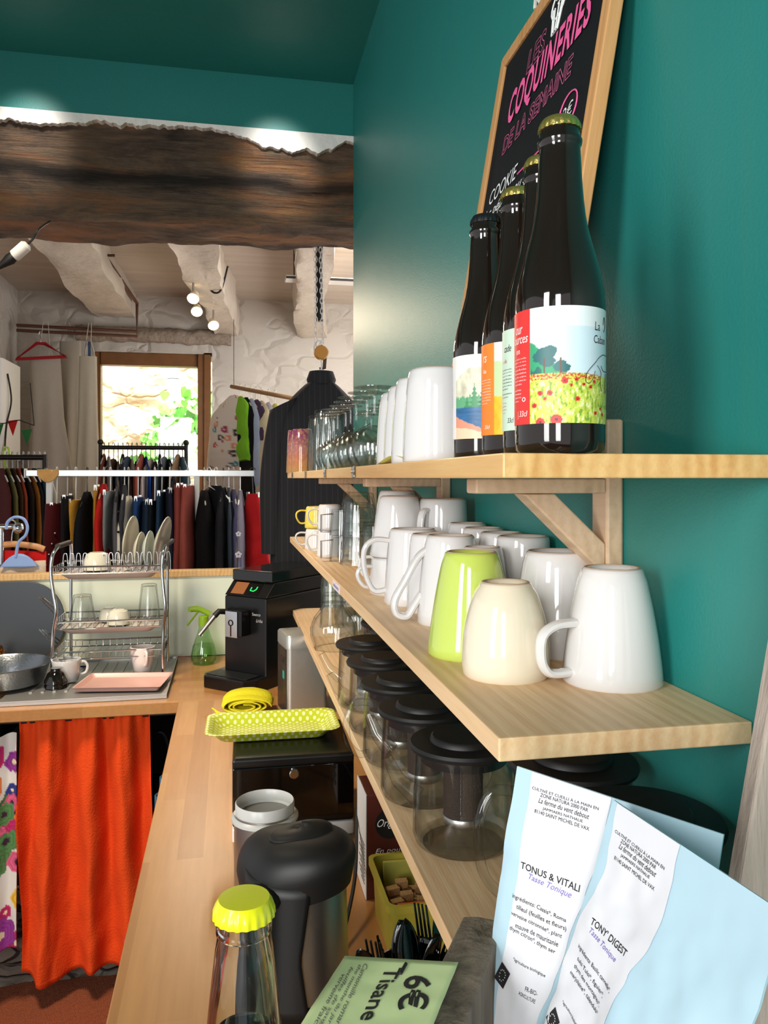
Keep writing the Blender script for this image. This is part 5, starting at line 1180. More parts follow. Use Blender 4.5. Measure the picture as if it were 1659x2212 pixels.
def plate(px, pr_, dia, lean, label, m=M_CERAMIC):
    x = xat(px, 2.79); o = T('plate', label, 'plate', (x, 2.80, tz[0] - 0.018), 0, 'plates standing in the dish rack')
    R = dia / 2; M = Matrix.Translation((0, 0, R)) @ Matrix.Rotation(lean, 4, 'Y') @ Matrix.Rotation(PI / 2, 4, 'Y') @ Matrix.Rotation(0.0, 4, 'Z')
    o.rotation_euler = (0, 0, pr_)
    MB().lathe([(0, 0.0), (R * 0.55, 0.0), (R * 0.60, 0.002), (R * 0.97, 0.013), (R, 0.0145), (R * 0.98, 0.017), (R * 0.60, 0.0065), (0, 0.0045)], n=60, M=M, fx=lambda a, z: 1 + 0.008 * math.cos(20 * a)).build('plate_body', m, o)
    return o
M_PLATE = mat('ivory_plate', '#d8d4c2', 0.15, coat=0.4)
plate(272, -0.16, 0.180, 0.10, 'large ivory plate at the left of the row standing in the dish rack', M_PLATE)
plate(292, -0.16, 0.125, 0.08, 'small cream plate between the first and third plates in the dish rack', M_PLATE)
plate(312, -0.16, 0.128, 0.05, 'small pale blue-grey plate third in the dish rack', mat('pale_blue_plate', '#c8d2cf', 0.15, coat=0.4))
plate(341, -0.18, 0.180, 0.22, 'large plate leaning over at the right end of the dish rack', M_PLATE)
def bowl(px, Y, z, R, h, label, m, nm='bowl', g=None, up=False):
    o = T(nm, label, 'bowl', (xat(px, Y), Y, z), 0, g)
    MB().lathe([(R, 0), (R * 0.97, h * 0.5), (R * 0.78, h * 0.9), (R * 0.55, h * 0.97), (R * 0.5, h), (0, h * 0.985), ] if not up else [(0, 0), (R * 0.5, 0), (R * 0.52, 0.003), (R * 0.85, h * 0.4), (R, h), (R * 0.95, h), (R * 0.8, h * 0.42), (0, 0.006)], n=40).build('bowl_body', m, o); return o
bowl(210, 2.78, tz[0] - 0.018, 0.045, 0.058, 'white bowl upturned on the top tier of the dish rack', M_PLATE)
tumbler(178, (2.77 / ray(178, 1000)[1]), tz[1] - 0.0185, 0.098, 0.042, 0.028, 'ribbed glass tumbler upturned at the left of the middle rack tier', 'glasses in the dish rack', 16, 0.03)
tumbler(322, (2.77 / ray(322, 1000)[1]), tz[1] - 0.0185, 0.128, 0.037, 0.025, 'tall glass upturned at the right of the middle rack tier', 'glasses in the dish rack', 8, 0.02)
bowl(236, 2.82, tz[1] - 0.0185, 0.034, 0.045, 'small white cup upturned behind its twin on the middle rack tier', M_PLATE, 'cup')
bowl(256, 2.75, tz[1] - 0.0185, 0.037, 0.047, 'small cream cup upturned in front of its twin on the middle rack tier', M_PLATE, 'cup')
def upmug(px, Y, z, prof, label, hpts, hang, m=M_CERAMIC, hr=0.0045):
    o = T('mug', label, 'mug', (xat(px, Y), Y, z))
    inner = [(max(0.003, r - 0.004), max(0.006, zz)) for r, zz in reversed(prof)]
    MB().lathe([(0, 0.001)] + prof + inner + [(0, 0.006)], n=48).build('mug_body', m, o)
    ca, sa = math.cos(hang), math.sin(hang); MB().tube(bez([(r * ca, r * sa, z_) for r, z_ in hpts], 7), hr, 10).build('handle', m, o); return o
upmug(143, 2.67, zb, [(0.028, 0.0), (0.036, 0.004), (0.041, 0.020), (0.043, 0.055), (0.045, 0.070), (0.0445, 0.072)], 'white mug standing on the drainer behind the brown teabowls', [(0.040, 0.060), (0.055, 0.060), (0.064, 0.045), (0.058, 0.025), (0.040, 0.020)], 0.15)
upmug(308, 2.735, zb, [(0.024, 0.0), (0.027, 0.003), (0.035, 0.045), (0.0405, 0.088), (0.0400, 0.090)], 'tall tapered white mug on the drainer behind the pink tray', [(0.036, 0.078), (0.048, 0.076), (0.050, 0.060), (0.042, 0.038), (0.030, 0.030)], -1.2, mat('rosy_glaze', '#e6dcd6', 0.1, coat=0.5))
# pink tray
tc_ = Vector((-0.325, 2.605, zb + 0.0005))
o = loft(MB(), [(rbox(0.245 + e, 0.165 + e, 0, 0.008, 3), z) for e, z in ((0, 0.0), (0.016, 0.013), (0.020, 0.014), (0.012, 0.0135), (-0.004, 0.003), (-0.006, 0.002))]).build('pink_tray', mat('pink_melamine', '#d9aaa0', 0.3), ang=40)
o.location = (tc_.x, tc_.y - 0.01, tc_.z + 0.001); o.rotation_euler = (0, 0.0, -0.14); tag(o, 'pink rectangular tray on the drainer in front of the dish rack', 'tray')
BRG = mat('tortoise_brown_glaze', '#120b06', 0.06, coat=0.8, vary=0.8, vscale=30)
d_ = onZ(116, 1490, CZ + 0.012)
for j in range(2):
    o = MB().lathe([(0.034, 0), (0.033, 0.006), (0.024, 0.030), (0.015, 0.037), (0.014, 0.042), (0.016, 0.045), (0, 0.045), (0, 0.040), (0.010, 0.034), (0.022, 0.028), (0.031, 0.004), (0.034, 0)], n=48, fx=lambda a, z: 1 + (0.05 * math.cos(8 * a) if z < 0.01 else 0)).build('teabowl', BRG)
    o.location = (d_.x, d_.y + 0.03, zb + 0.014 * j); tag(o, '%s dark brown glazed teabowl of the upturned pair before the white mug' % ('lower', 'upper')[j], 'teabowl', 'brown teabowls on the drainer')
o = MB().box(-0.03, 0.04, -0.004, 0.004, 0, 0.006).build('blue_pen', mat('blue_plastic', '#27328a', 0.4), smooth=False, bevel=0.002); o.location = (xat(165, 2.86), 2.86, zb); tag(o, 'dark blue pen-like stick on the drainer behind the white mug', 'pen')
# spray bottle
sb = T('spray_bottle', 'green trigger spray bottle half full beside the coffee machine', 'spray bottle', (xat(440, 2.90), 2.90, CZ))
gp = [(0, 0.0), (0.036, 0.0), (0.044, 0.012), (0.046, 0.030), (0.040, 0.060), (0.026, 0.098), (0.018, 0.125), (0.0165, 0.14)]
MB().lathe(gp + [(max(0, r - 0.002), z + 0.001) for r, z in reversed(gp[1:])] + [(0, 0.002)], n=40).build('bottle_body', m_glass('green_tinted_plastic', (0.88, 0.97, 0.84), edge=0.85), sb)
MB().lathe([(0, 0.003), (0.034, 0.003), (0.0415, 0.014), (0.0430, 0.030), (0.0375, 0.060), (0.0345, 0.068), (0, 0.068)], n=40).build('liquid', m_glass('greenish_liquid', (0.84, 0.93, 0.78), edge=0.8), sb)
LG = mat('lime_trigger_plastic', '#8fb52a', 0.35)
MB().lathe([(0.0175, 0.135), (0.018, 0.140), (0.0175, 0.168), (0.012, 0.172), (0, 0.172)], n=30).build('collar', LG, sb)
MB().tube(bez([(0.022, 0, 0.176), (0.0, 0, 0.188), (-0.022, 0, 0.196), (-0.046, 0, 0.196)], 5), [0.010] * 8 + [0.011] * 8, 12, flat=(0.9, 1)).box(-0.055, -0.044, -0.007, 0.007, 0.187, 0.203).build('spray_head', LG, sb)
MB().tube(bez([(-0.018, 0, 0.190), (-0.034, 0, 0.168), (-0.058, 0, 0.138)], 6), 0.0055, 8, flat=(1.2, 0.7)).build('trigger', LG, sb)

# ================================================================== CURTAINS UNDER THE WORKTOP
rod = tag(MB().cyl((-1.45, 2.478, 0.832), (-0.135, 2.478, 0.832), 0.0045, n=10).build('curtain_rod', M_DARKMETAL), 'thin dark curtain rod under the sink worktop', 'rod')
def curtain(x0, x1, ztop, zbot, nf, amp, seed, Y=2.478):
    def f(u, v):
        g = 1 - 0.9 * math.exp(-v * 8)
        x = x0 + (x1 - x0) * u + 0.02 * fbm(u * 2.5, v * 1.5, seed) * v - (0.015 * (u - 0.5) * (1 - v))
        y = Y - 0.012 + amp * (0.25 + 0.75 * g) * math.sin(u * nf * 2 * PI + 1.6 * fbm(u * 2, v * 1.2, seed)) + 0.006 * math.sin(u * nf * 7 * PI) * math.exp(-v * 9) + 0.02 * fbm(u * 3, v * 2, seed + 4) * v
        z = ztop + (zbot - ztop) * v + 0.012 * math.sin(u * 9 + seed) * v
        return (x, min(y, 2.56), z)
    return MB().grid(f, 120, 60)
cx0, cx1 = xat(34, 2.46), xat(328, 2.46)
o = curtain(cx0, cx1, 0.848, 0.078, 3.3, 0.030, 2.3).build('orange_curtain', cloth('orange', '#e04a1a', vary=0.05), ang=80, solid=0.002); tag(o, 'plain bright orange curtain hung below the sink worktop', 'curtain')
def colfl(u, v):
    c = Vector(H('#dcd6cf')); r = random.Random(11)
    for i in range(34):
        cu, cv, rr = 0.70 + 0.34 * r.random(), r.random(), 0.045 + 0.075 * r.random(); k = r.choice(['#b51f5e', '#d3577f', '#8d2f8a', '#e07a3c', '#3b6a3a', '#25307a', '#d8a62a', '#4f7d46', '#c93a58'])
        d = math.hypot((u - cu) * 1.0, (v - cv) * 1.55) * (1 + 0.09 * math.cos(7 * math.atan2(v - cv, u - cu)))
        if d < rr: c = Vector(H(k)) * (0.7 + 0.5 * abs(math.sin(d * 110)))
        if d < rr * 0.25: c = Vector(H('#e9d9b0')) if i % 2 else Vector(H('#3a1530'))
    return tuple(c)
fx1 = xat(38, 2.46); fx0 = fx1 - 0.40
cm_ = curtain(fx0, fx1, 0.79, 0.185, 3.0, 0.02, 6.1)
g_ = None
def mpf(u, v):
    x = fx0 + (fx1 - fx0) * u; y = 2.452 + 0.018 * math.sin(u * 22 + fbm(u * 3, v, 3)); return (x, y, 0.80 + (0.175 - 0.80) * v + 0.01 * math.sin(u * 14))
o = paint_grid('floral_curtain', mpf, colfl, 150, 150, vcol_mat('floral_print', 0.9)); tag(o, 'white curtain with large pink and purple flowers below the sink worktop', 'curtain')
md = o.modifiers.new('solid', 'SOLIDIFY'); md.thickness = 0.002
# cloths hanging on the bar's side
def hang_cloth(name, p_top, p_bot, Y0, Y1, m, label, cat, seed):
    def f(u, v):
        return (-0.158 - 0.012 * math.sin(u * 11 + seed) - 0.012 * v + 0.006 * fbm(u * 3, v * 3, seed), Y0 + (Y1 - Y0) * u, p_top + (p_bot - p_top) * v)
    o = MB().grid(f, 40, 20).build(name, m, ang=80, solid=0.003); return tag(o, label, cat)
hang_cloth('blue_apron', 0.80, 0.36, 1.92, 2.12, cloth('denim_blue', '#2d5776'), 'blue cloth hanging at the side of the bar beside the orange curtain', 'apron', 1)
hang_cloth('red_floral_cloth', 0.78, 0.52, 1.22, 1.50, cloth('red_floral', '#c23b3a', vary=0.5), 'red floral cloth hanging low at the side of the bar', 'cloth', 2)
hang_cloth('blue_cloth', 0.78, 0.30, 1.30, 1.58, cloth('navy_blue', '#24506e'), 'blue cloth hanging below the red floral cloth at the bar side', 'cloth', 4).location = (0.034, 0.02, 0)
bg = T('black_bag', 'black bag hanging in the dark recess right of the orange curtain', 'bag', (-0.175, 2.60, 0.45))
MB().grid(lambda u, v: (0.045 * math.cos(2 * PI * u) - 0.045, 0.03 * math.sin(2 * PI * u), -0.15 + 0.30 * v), 24, 8, cu=True, cap=True).build('bag_body', M_BLACKMATT, bg)
MB().tube(bez([(-0.085, 0, 0.14), (-0.07, 0, 0.26), (-0.045, 0, 0.29), (-0.02, 0, 0.26), (-0.005, 0, 0.14)], 6), 0.005, 8).build('bag_handle', M_BLACKMATT, bg)

# ================================================================== THE BACK ROOM: clothes
def garment(kind, label, loc, length, wide, thick, color, rz=0.0, flare=1.0, shoulder=0.55, hook='#cfcfcf', drop=0.07, group='clothes on the long steel rail', name=None, folds=3, seed=0, print_=None, sleeves=False, paintm=None):
    """loc = point on the rail; hangs down from there; local x = thickness seen edge-on, local y = width"""
    o = T(name or kind, label, kind.replace('_', ' '), loc, rz, group); r = random.Random(seed * 7 + 3)
    ph = r.uniform(0, 6); lean = r.uniform(-0.014, 0.014); clipped = kind in ('trousers', 'jeans', 'skirt')
    def f(u, v):
        a = 2 * PI * u; s_ = min(1, v / 0.16)
        w = wide / 2 * (1 - shoulder * (1 - s_) ** 1.3) * (1 + (flare - 1) * v); t_ = thick / 2 * ((0.85 + 0.15 * min(1, v / 0.3)) if clipped else (0.30 + 0.70 * min(1, v / 0.22) ** 0.8)) * (1 + 0.4 * (flare - 1) * v)
        fold = 1 + 0.20 * math.sin(folds * a + ph + 2 * v) * min(1, v * 3)
        x = t_ * math.cos(a) * fold + 0.022 * fbm(v * 3.5, seed, 1) * v + lean * v + 0.004 * math.sin(v * 14 + ph) * v; y = w * math.copysign(abs(math.sin(a)) ** 0.85, math.sin(a)) + 0.012 * fbm(v * 2.5, seed, 5) * v
        return (x, y, -drop - length * v + 0.012 * math.sin(2 * a + ph) * v)
    if paintm:
        ob = paint_grid('fabric', lambda u, v: f(u, v), paintm, 90, 90, vcol_mat('print_fabric', 0.9), o); 
    else: ob = MB().grid(f, 28, 26, cu=True, cap=True).build('fabric', cloth(color.strip('#'), color), o, ang=75)
    if sleeves:
        for s_ in (-1, 1):
            def g(u, v):
                a = 2 * PI * u; rr = 0.042 * (1 - 0.35 * v)
                return (rr * 0.7 * math.cos(a) + 0.01 * math.sin(5 * v), s_ * (wide * 0.42 + 0.05 * min(1, v * 3)) + rr * math.sin(a), -drop - 0.05 - length * 0.72 * v)
            MB().grid(g, 14, 12, cu=True, cap=True).build('sleeve', cloth(color.strip('#'), color), o, ang=75)
    h = MB().tube(bez([(0, -0.014, 0.010), (0, -0.006, 0.021), (0, 0.010, 0.019), (0, 0.016, 0.004), (0, 0.004, -0.02), (0, 0, -drop)], 5), 0.0024, 6)
    h.tube([(0, -wide * 0.36, -drop - length * 0.05 - 0.02), (0, 0, -drop + 0.004), (0, wide * 0.36, -drop - length * 0.05 - 0.02)], 0.0035, 6)
    if clipped and wide < 0.4:
        for sg in (-1, 1): MB().box(-0.006, 0.006, sg * wide * 0.40 - 0.006, sg * wide * 0.40 + 0.006, -drop - 0.016, -drop + 0.008).build('clip', M_STEEL, o, smooth=False)
    h.build('hanger', mat('hanger_' + hook.strip('#'), hook, 0.35), o); return o
# --- long steel rail
RY = 3.68; RZ = 1.572
ra = T('clothes_rail', 'long bright steel clothes rail on white legs behind the splash board', 'clothes rail', (0, 0, 0))
x0, x1 = xat(57, RY), xat(549, RY)
MB().box(x0, x1, RY - 0.014, RY + 0.014, RZ - 0.014, RZ + 0.014).build('rail', mat('pale_steel_rail', '#cfd2d2', 0.28, metal=0.75), ra, smooth=False, bevel=0.002)
MB().box(x0 - 0.006, x0, RY - 0.018, RY + 0.018, RZ - 0.020, RZ + 0.020).build('end_cap', M_WHITEPLAST, ra, smooth=False)
for px in (107, 425): MB().box(xat(px, RY) - 0.012, xat(px, RY) + 0.012, RY - 0.012, RY + 0.012, 0.0, RZ - 0.014).build('leg', mat('white_leg', '#dcdcda', 0.35), ra, smooth=False)
for px in (107, 425): MB().box(xat(px, RY) - 0.02, xat(px, RY) + 0.02, RY - 0.28, RY + 0.28, 0.0, 0.03).build('foot', mat('white_leg', '#dcdcda', 0.35), ra, smooth=False)
RC = lambda px: xat(px, RY - 0.18)
items = [  # kind, label, px centre, width px, y of top, colour, extras
 ('trousers', 'dark burgundy trousers with eyelets hanging at the left end of the long rail', 103, 46, 1092, '#4a1418', {}),
 ('skirt', 'black skirt on a clip hanger beside the burgundy trousers', 127, 22, 1075, '#141213', {}),
 ('trousers', 'mustard yellow folded trousers on the long rail', 146, 27, 1084, '#d39a3a', dict(drop=0.11)),
 ('dress', 'black dress between the mustard trousers and the ochre one', 172, 32, 1066, '#12141a', {}),
 ('trousers', 'thin ochre garment between the black dress and the red one', 194, 12, 1054, '#b9862e', {}),
 ('dress', 'bright red garment between the ochre and pale grey ones', 210, 24, 1048, '#b5201c', {}),
 ('trousers', 'pale blue-grey striped garment right of the bright red one', 225, 14, 1064, '#9aa0a4', {}),
 ('jacket', 'grey tweed jacket in the middle of the long rail', 241, 20, 1054, '#5b5b60', {}),
 ('coat', 'dark grey coat beside the grey tweed jacket', 257, 18, 1050, '#3e3e44', {}),
 ('blouse', 'cream white blouse with dark buttons behind the plates', 266, 26, 1075, '#d9d2c0', dict(front=1)),
 ('jeans', 'mid blue jeans behind the standing plates', 288, 22, 1078, '#23406f', {}),
 ('jeans', 'dark blue jeans on clip hangers behind the plates', 308, 22, 1085, '#1b2a3c', {}),
 ('jeans', 'black jeans between two dark blue ones', 326, 18, 1085, '#15181c', {}),
 ('jeans', 'faded dark blue jeans left of the navy garment', 342, 18, 1066, '#22364c', {}),
 ('trousers', 'navy trousers left of the terracotta pair', 360, 20, 1060, '#1d2030', {}),
 ('trousers', 'terracotta corduroy trousers, left leg of the pair of brown red hangings', 383, 26, 1050, '#7d3a35', {}),
 ('trousers', 'terracotta corduroy trousers spreading wider at the bottom', 402, 30, 1052, '#8a443c', dict(flare=1.35)),
 ('coat', 'long black coat right of the terracotta trousers', 438, 44, 1062, '#0b0a0c', dict(flare=1.5)),
 ('blazer', 'black blazer on a wire hanger with one bare shoulder', 465, 32, 1052, '#121216', dict(rz=0.5)),
 ('jacket', 'charcoal jacket beside the black blazer', 482, 28, 1056, '#1d1d22', dict(flare=1.5)),
 ('cardigan', 'dark slate cardigan beside the flowered purple dress', 494, 16, 1056, '#3f4856', {}),
 ('dress', 'purple-grey dress with a white flower near its hem', 505, 24, 1060, '#4b4a66', dict(flower=1)),
 ('jacket', 'grey flecked knit jacket beside the red skirt', 520, 24, 1062, '#6b6874', {}),
 ('skirt', 'scarlet flared skirt at the right end of the long rail', 552, 26, 1070, '#b01f22', dict(flare=2.9, rz=1.1, wide=0.062, thick=0.045)),
]
for i, (kd, lb_, px, wp, yt, colr, ex) in enumerate(items):
    t = RY / ray(px, 1000)[1]; wm = wp * (t - 0.18) / FPX * 1.12
    drop = RZ - (EYE - (yt - 1033) / FPX * (t - 0.1))
    dz = 0.0 if ex.get('front') is None else -0.05
    rail_x = min(max(RC(px), x0 + 0.01), x1 - 0.006)
    g = garment(kd, lb_, (rail_x, RY + dz * 0, RZ + 0.005), 0.85 if kd not in ('skirt',) else (0.34 if px > 500 else 0.6), ex.get('wide', 0.36 if kd not in ('trousers', 'jeans') else 0.26), ex.get('thick', wm), colr, rz=ex.get('rz', 0.10 * math.sin(i * 1.9)), flare=ex.get('flare', 1.0), shoulder=0.75 if kd in ('dress', 'coat', 'blazer', 'jacket', 'cardigan', 'blouse') else 0.15,
        drop=max(0.05, drop), seed=i + 1, hook=['#d8d8d8', '#b9b2a4', '#e6e6e6', '#2b2b2b'][i % 4], folds=4)
    if ex.get('flower'):
        q = MB()
        for cz, s_ in ((-0.50, 0.020), (-0.27, 0.008), (-0.36, 0.010)):
            for k in range(5):
                a = k * 2 * PI / 5 + 0.3; q.ball((0.004 + s_ * 0.9 * math.cos(a), -0.196, cz + s_ * 0.9 * math.sin(a)), s_ * 0.62, 10, (1, 0.12, 1))
        q.build('white_flower', mat('white_flower_print', '#dcdae2', 0.9), g)
    if lb_.startswith('cream'):
        q = MB()
        for k in range(4): q.ball((0.0, -0.19, -0.17 - 0.085 * k), 0.0055, 8)
        q.build('buttons', M_DARKMETAL, g)
    if 'eyelets' in lb_:
        q = MB()
        for k in range(5): q.ball((0.020 - 0.012 * k, -0.135, -0.26 - 0.045 * k), 0.005, 8)
        q.build('eyelets', M_STEEL, g)
sc0 = MB().grid(lambda u, v: (xat(80 + 46 * u, RY - 0.02) , RY - 0.016 - 0.004 * math.sin(u * 7) - 0.012 * v * 0.3, RZ + 0.017 - (0.024 + 0.034 * math.sin(u * PI) ) * v), 16, 10)
tag(sc0.build('orange_scarf', cloth('apricot', '#dba868', vary=0.3), solid=0.003), 'small apricot patterned scarf draped over the left end of the long rail', 'scarf')
# clear plastic clips / wire hangers glint on the rail
hg = T('wire_hanger', 'empty white wire hanger on the long rail near its right leg', 'hanger', (xat(452, RY), RY, RZ + 0.012), 0.9)
MB().tube(bez([(0, -0.012, 0.002), (0, 0, 0.016), (0, 0.012, 0.004), (0, 0, -0.03), (0, 0, -0.075)], 5), 0.0022, 6).tube([(0, 0, -0.07), (0, -0.16, -0.155), (0, 0.16, -0.155)], 0.0022, 6, closed=True).build('wire', mat('white_wire', '#dddddd', 0.4), hg)

# --- far black rail before the window
FY = 4.75; fz = EYE + (1033 - 967) / FPX * (FY / ray(310, 1000)[1])
fr2 = T('clothes_rail', 'small black clothes rail standing in front of the window', 'clothes rail', (0, 0, 0))
fx0_, fx1_ = xat(217, FY), xat(402, FY)
MB().cyl((fx0_, FY, fz), (fx1_, FY, fz), 0.012, n=12).build('rail', M_DARKMETAL, fr2)
for x in (fx0_, fx1_):
    MB().cyl((x, FY, 0), (x, FY, fz + 0.02), 0.011, n=10).ball((x, FY, fz + 0.03), 0.017).build('leg', M_DARKMETAL, fr2); MB().box(x - 0.015, x + 0.015, FY - 0.22, FY + 0.22, 0, 0.03).build('foot', M_DARKMETAL, fr2, smooth=False)
fc = [('#5a2a1e', 'rust brown'), ('#8d7f7c', 'mauve grey'), ('#4b3a2a', 'umber'), ('#8a6a4e', 'tan'), ('#1c1c20', 'black'), ('#3c4658', 'slate blue'), ('#b3a994', 'oatmeal'), ('#2a1c1e', 'blackish brown'), ('#7e4034', 'brick'), ('#1d3f8c', 'royal blue'), ('#a79a98', 'pale mauve'), ('#3a2630', 'plum'), ('#20242c', 'near-black'), ('#555f6a', 'steel grey'), ('#15171b', 'jet black'), ('#26303c', 'ink blue'), ('#6e5742', 'leopard brown'), ('#47606c', 'petrol')]
for i, (c, nm) in enumerate(fc):
    x = fx0_ + 0.02 + (fx1_ - fx0_ - 0.04) * i / (len(fc) - 1)
    garment('shirt', '%s garment on the small black rail before the window' % nm, (x, FY, fz + 0.006), 0.75, 0.34, 0.036 + 0.012 * (i % 3), c, drop=0.045 + 0.014 * ((i * 5) % 4), shoulder=0.85, seed=40 + i, group='garments on the small black rail', hook='#8a8a8a', rz=0.25 * math.sin(i * 2.3))
# --- left rail with coats
LY = 4.15
lz = EYE + (1033 - 988) / FPX * (LY / ray(50, 1000)[1])
lr = T('clothes_rail', 'dark clothes rail at the left edge hung with coats', 'clothes rail', (0, 0, 0))
lx0, lx1 = -1.44, xat(97, LY)
MB().cyl((lx0, LY, lz), (lx1, LY, lz), 0.013, n=12).build('rail', M_DARKMETAL, lr)
for x in (lx0, lx1): MB().cyl((x, LY, 0), (x, LY, lz + 0.015), 0.012, n=10).build('leg', M_DARKMETAL, lr)
lc = [('#4a1c1a', 'oxblood'), ('#6a6238', 'olive'), ('#3e2a1c', 'dark brown'), ('#8c3a22', 'rust red'), ('#241c18', 'black-brown'), ('#8a5420', 'ochre brown'), ('#1a1a1c', 'black'), ('#3f5868', 'blue denim'), ('#b7ab93', 'beige')]
for i, (c, nm) in enumerate(lc):
    px = 4 + i * 11.5
    garment('coat', '%s coat on the dark rail at the left edge' % nm, (xat(px, LY), LY, lz + 0.006), 0.9, 0.44, 0.034, c, rz=0.42 + 0.02 * (i % 3), drop=0.06, shoulder=0.8, seed=70 + i, flare=1.15, group='coats on the left rail', hook='#b9b9b9', sleeves=False)
gh = T('lime_hanger', 'lime plastic hanger hooked on the left rail', 'hanger', (xat(14, LY), LY, lz + 0.0135), 0.7)
MB().tube(bez([(0, -0.03, 0.0), (0, -0.02, 0.03), (0, 0.02, 0.034), (0, 0.035, 0.0), (0, 0.02, -0.04), (0, 0.0, -0.07)], 5), 0.005, 8).build('hook', mat('lime_plastic', '#a8c73e', 0.35), gh)
# --- low chrome rail at the far left
CY = 3.16; czr = EYE - (1138 - 1033) / FPX * (CY / ray(10, 1000)[1])
cr2 = T('chrome_rail', 'low chrome rail with ball end at the left edge behind the sink', 'clothes rail', (0, 0, 0))
cx1_ = xat(40, CY)
MB().cyl((-1.44, CY, czr), (cx1_, CY, czr), 0.011, n=14).build('rail', M_CHROME, cr2); MB().ball((cx1_, CY, czr - 0.006), 0.021, 20).build('ball_end', M_CHROME, cr2)
MB().cyl((cx1_ - 0.06, CY, 0), (cx1_ - 0.06, CY, czr), 0.010, n=12).build('leg', M_CHROME, cr2); MB().cyl((-1.40, CY, 0), (-1.40, CY, czr), 0.010, n=12).build('leg', M_CHROME, cr2)
wh = T('wooden_hanger', 'wooden hanger with a red top on the low chrome rail', 'hanger', (xat(25, CY), CY, czr + 0.011), 0)
MB().tube(bez([(-0.20, 0, -0.105), (-0.08, 0, -0.088), (0, 0, -0.076), (0.08, 0, -0.085), (0.115, 0, -0.098)], 6), 0.012, 10, flat=(0.6, 1)).build('hanger_bar', mat('hanger_wood', '#c98d5a', 0.4), wh)
MB().tube(bez([(-0.014, 0, 0), (0, 0, 0.014), (0.016, 0, 0), (0.004, 0, -0.03), (0, 0, -0.07)], 5), 0.0025, 6).build('hook', M_CHROME, wh)
MB().grid(lambda u, v: (-0.21 + 0.33 * u, 0.024 * math.sin(u * 19) * v + 0.01, -0.10 - 0.012 * abs(u - 0.55) - 0.5 * v), 40, 12).build('red_top', cloth('strong_red', '#b81c1c'), wh, solid=0.004, ang=80)
bh = T('blue_hanger', 'pale blue plastic hanger on the low chrome rail', 'hanger', (xat(38, CY - 0.05), CY - 0.052, czr + 0.016), 0)
BLH = mat('pale_blue_plastic', '#86a4da', 0.4)
MB().tube(bez([(-0.038, 0, -0.022), (-0.034, 0, 0.004), (-0.010, 0, 0.022), (0.020, 0, 0.016), (0.034, 0, -0.012), (0.028, 0, -0.045), (0.004, 0, -0.072), (-0.006, 0, -0.125)], 5), 0.0055, 8).build('hook', BLH, bh)
MB().grid(lambda u, v: (-0.062 + 0.135 * u, 0.004 * math.sin(u * 3), -0.113 - 0.052 * (2 * u - 1) ** 2 * (1 - v) - 0.046 * v - 0.006 * math.sin(u * PI) * v), 30, 6).build('hanger_body', BLH, bh, solid=0.008, ang=80)
MB().grid(lambda u, v: (-0.105 + 0.20 * u, 0.02 + 0.01 * math.sin(u * 12), -0.150 - 0.25 * v - 0.01 * math.sin(u * 5)), 30, 10).build('pale_garment', cloth('pale_linen', '#cbb9a6'), bh, solid=0.004, ang=80)
# --- wall pole at the right with shirts
PY = 4.9; p0 = onY(500, 835, PY + 0.35); p1 = onY(640, 862, PY - 0.3)
wp_ = tag(MB().cyl(p0, p1, 0.013, n=12).build('wooden_pole', mat('pole_wood', '#8f6b47', 0.6)), 'wooden pole hung on string carrying bright shirts, left of the pinstripe shirt', 'pole')
tag(MB().cyl(onY(505, 690, PY + 0.33), onY(505, 836, PY + 0.33), 0.002, n=5).build('pole_string', M_CABLE), 'thin string holding the wooden pole up', 'string')
def floralp(u, v):
    r = random.Random(9); c = Vector(H('#ddd2c4'))
    for i in range(150):
        cu, cv, rr = r.random(), r.random(), 0.010 + 0.018 * r.random(); k = r.choice(['#c23a3a', '#3a3238', '#2f8f9a', '#e0865a', '#6c5a50', '#a83a5a'])
        d = math.hypot((u - cu) * 1.6, (v - cv)); 
        if d < rr: c = Vector(H(k))
        if d < rr * 0.4: c = Vector(H('#ddd2c4'))
    return tuple(c)
pl_items = [('dress', 'white dress printed with flowers and skulls, first on the wooden pole', 0.05, 0.10, 0.80, None, 0.25), ('shirt', 'lime green top on the wooden pole', 0.15, 0.055, 0.42, '#7fc22e', 0.1), ('waistcoat', 'black garment beside the lime top on the wooden pole', 0.24, 0.075, 0.80, '#121214', 0.1),
            ('shirt', 'light blue shirt on the wooden pole', 0.33, 0.05, 0.85, '#a9b8d0', 0.1), ('shirt', 'dark plum shirt on the wooden pole', 0.41, 0.05, 0.55, '#4c3c54', 0.1), ('shirt', 'cream shirt on the wooden pole', 0.49, 0.05, 0.6, '#cfc3a4', 0.1), ('shirt', 'lavender white shirt slanting under the pinstripe shirt', 0.60, 0.06, 0.95, '#c9c6d2', 0.1), ('shirt', 'pale yellow shirt beside the pinstripe shirt', 0.70, 0.06, 1.05, '#d3cf7c', 0.1)]
for i, (kd, lb_, f, th, ln, c, rz) in enumerate(pl_items):
    P_ = p0 + (p1 - p0) * f
    garment(kd, lb_, (P_.x, P_.y, P_.z + 0.006), ln, 0.36 if i else 0.42, th, c or '#ddd2c4', rz=rz + (0.45 if i == 0 else 0.15), drop=0.06, shoulder=0.8, seed=90 + i, group='bright garments on the wooden pole', hook='#d8d0c0', paintm=floralp if i == 0 else None, flare=1.6 if i == 0 else 1.25)
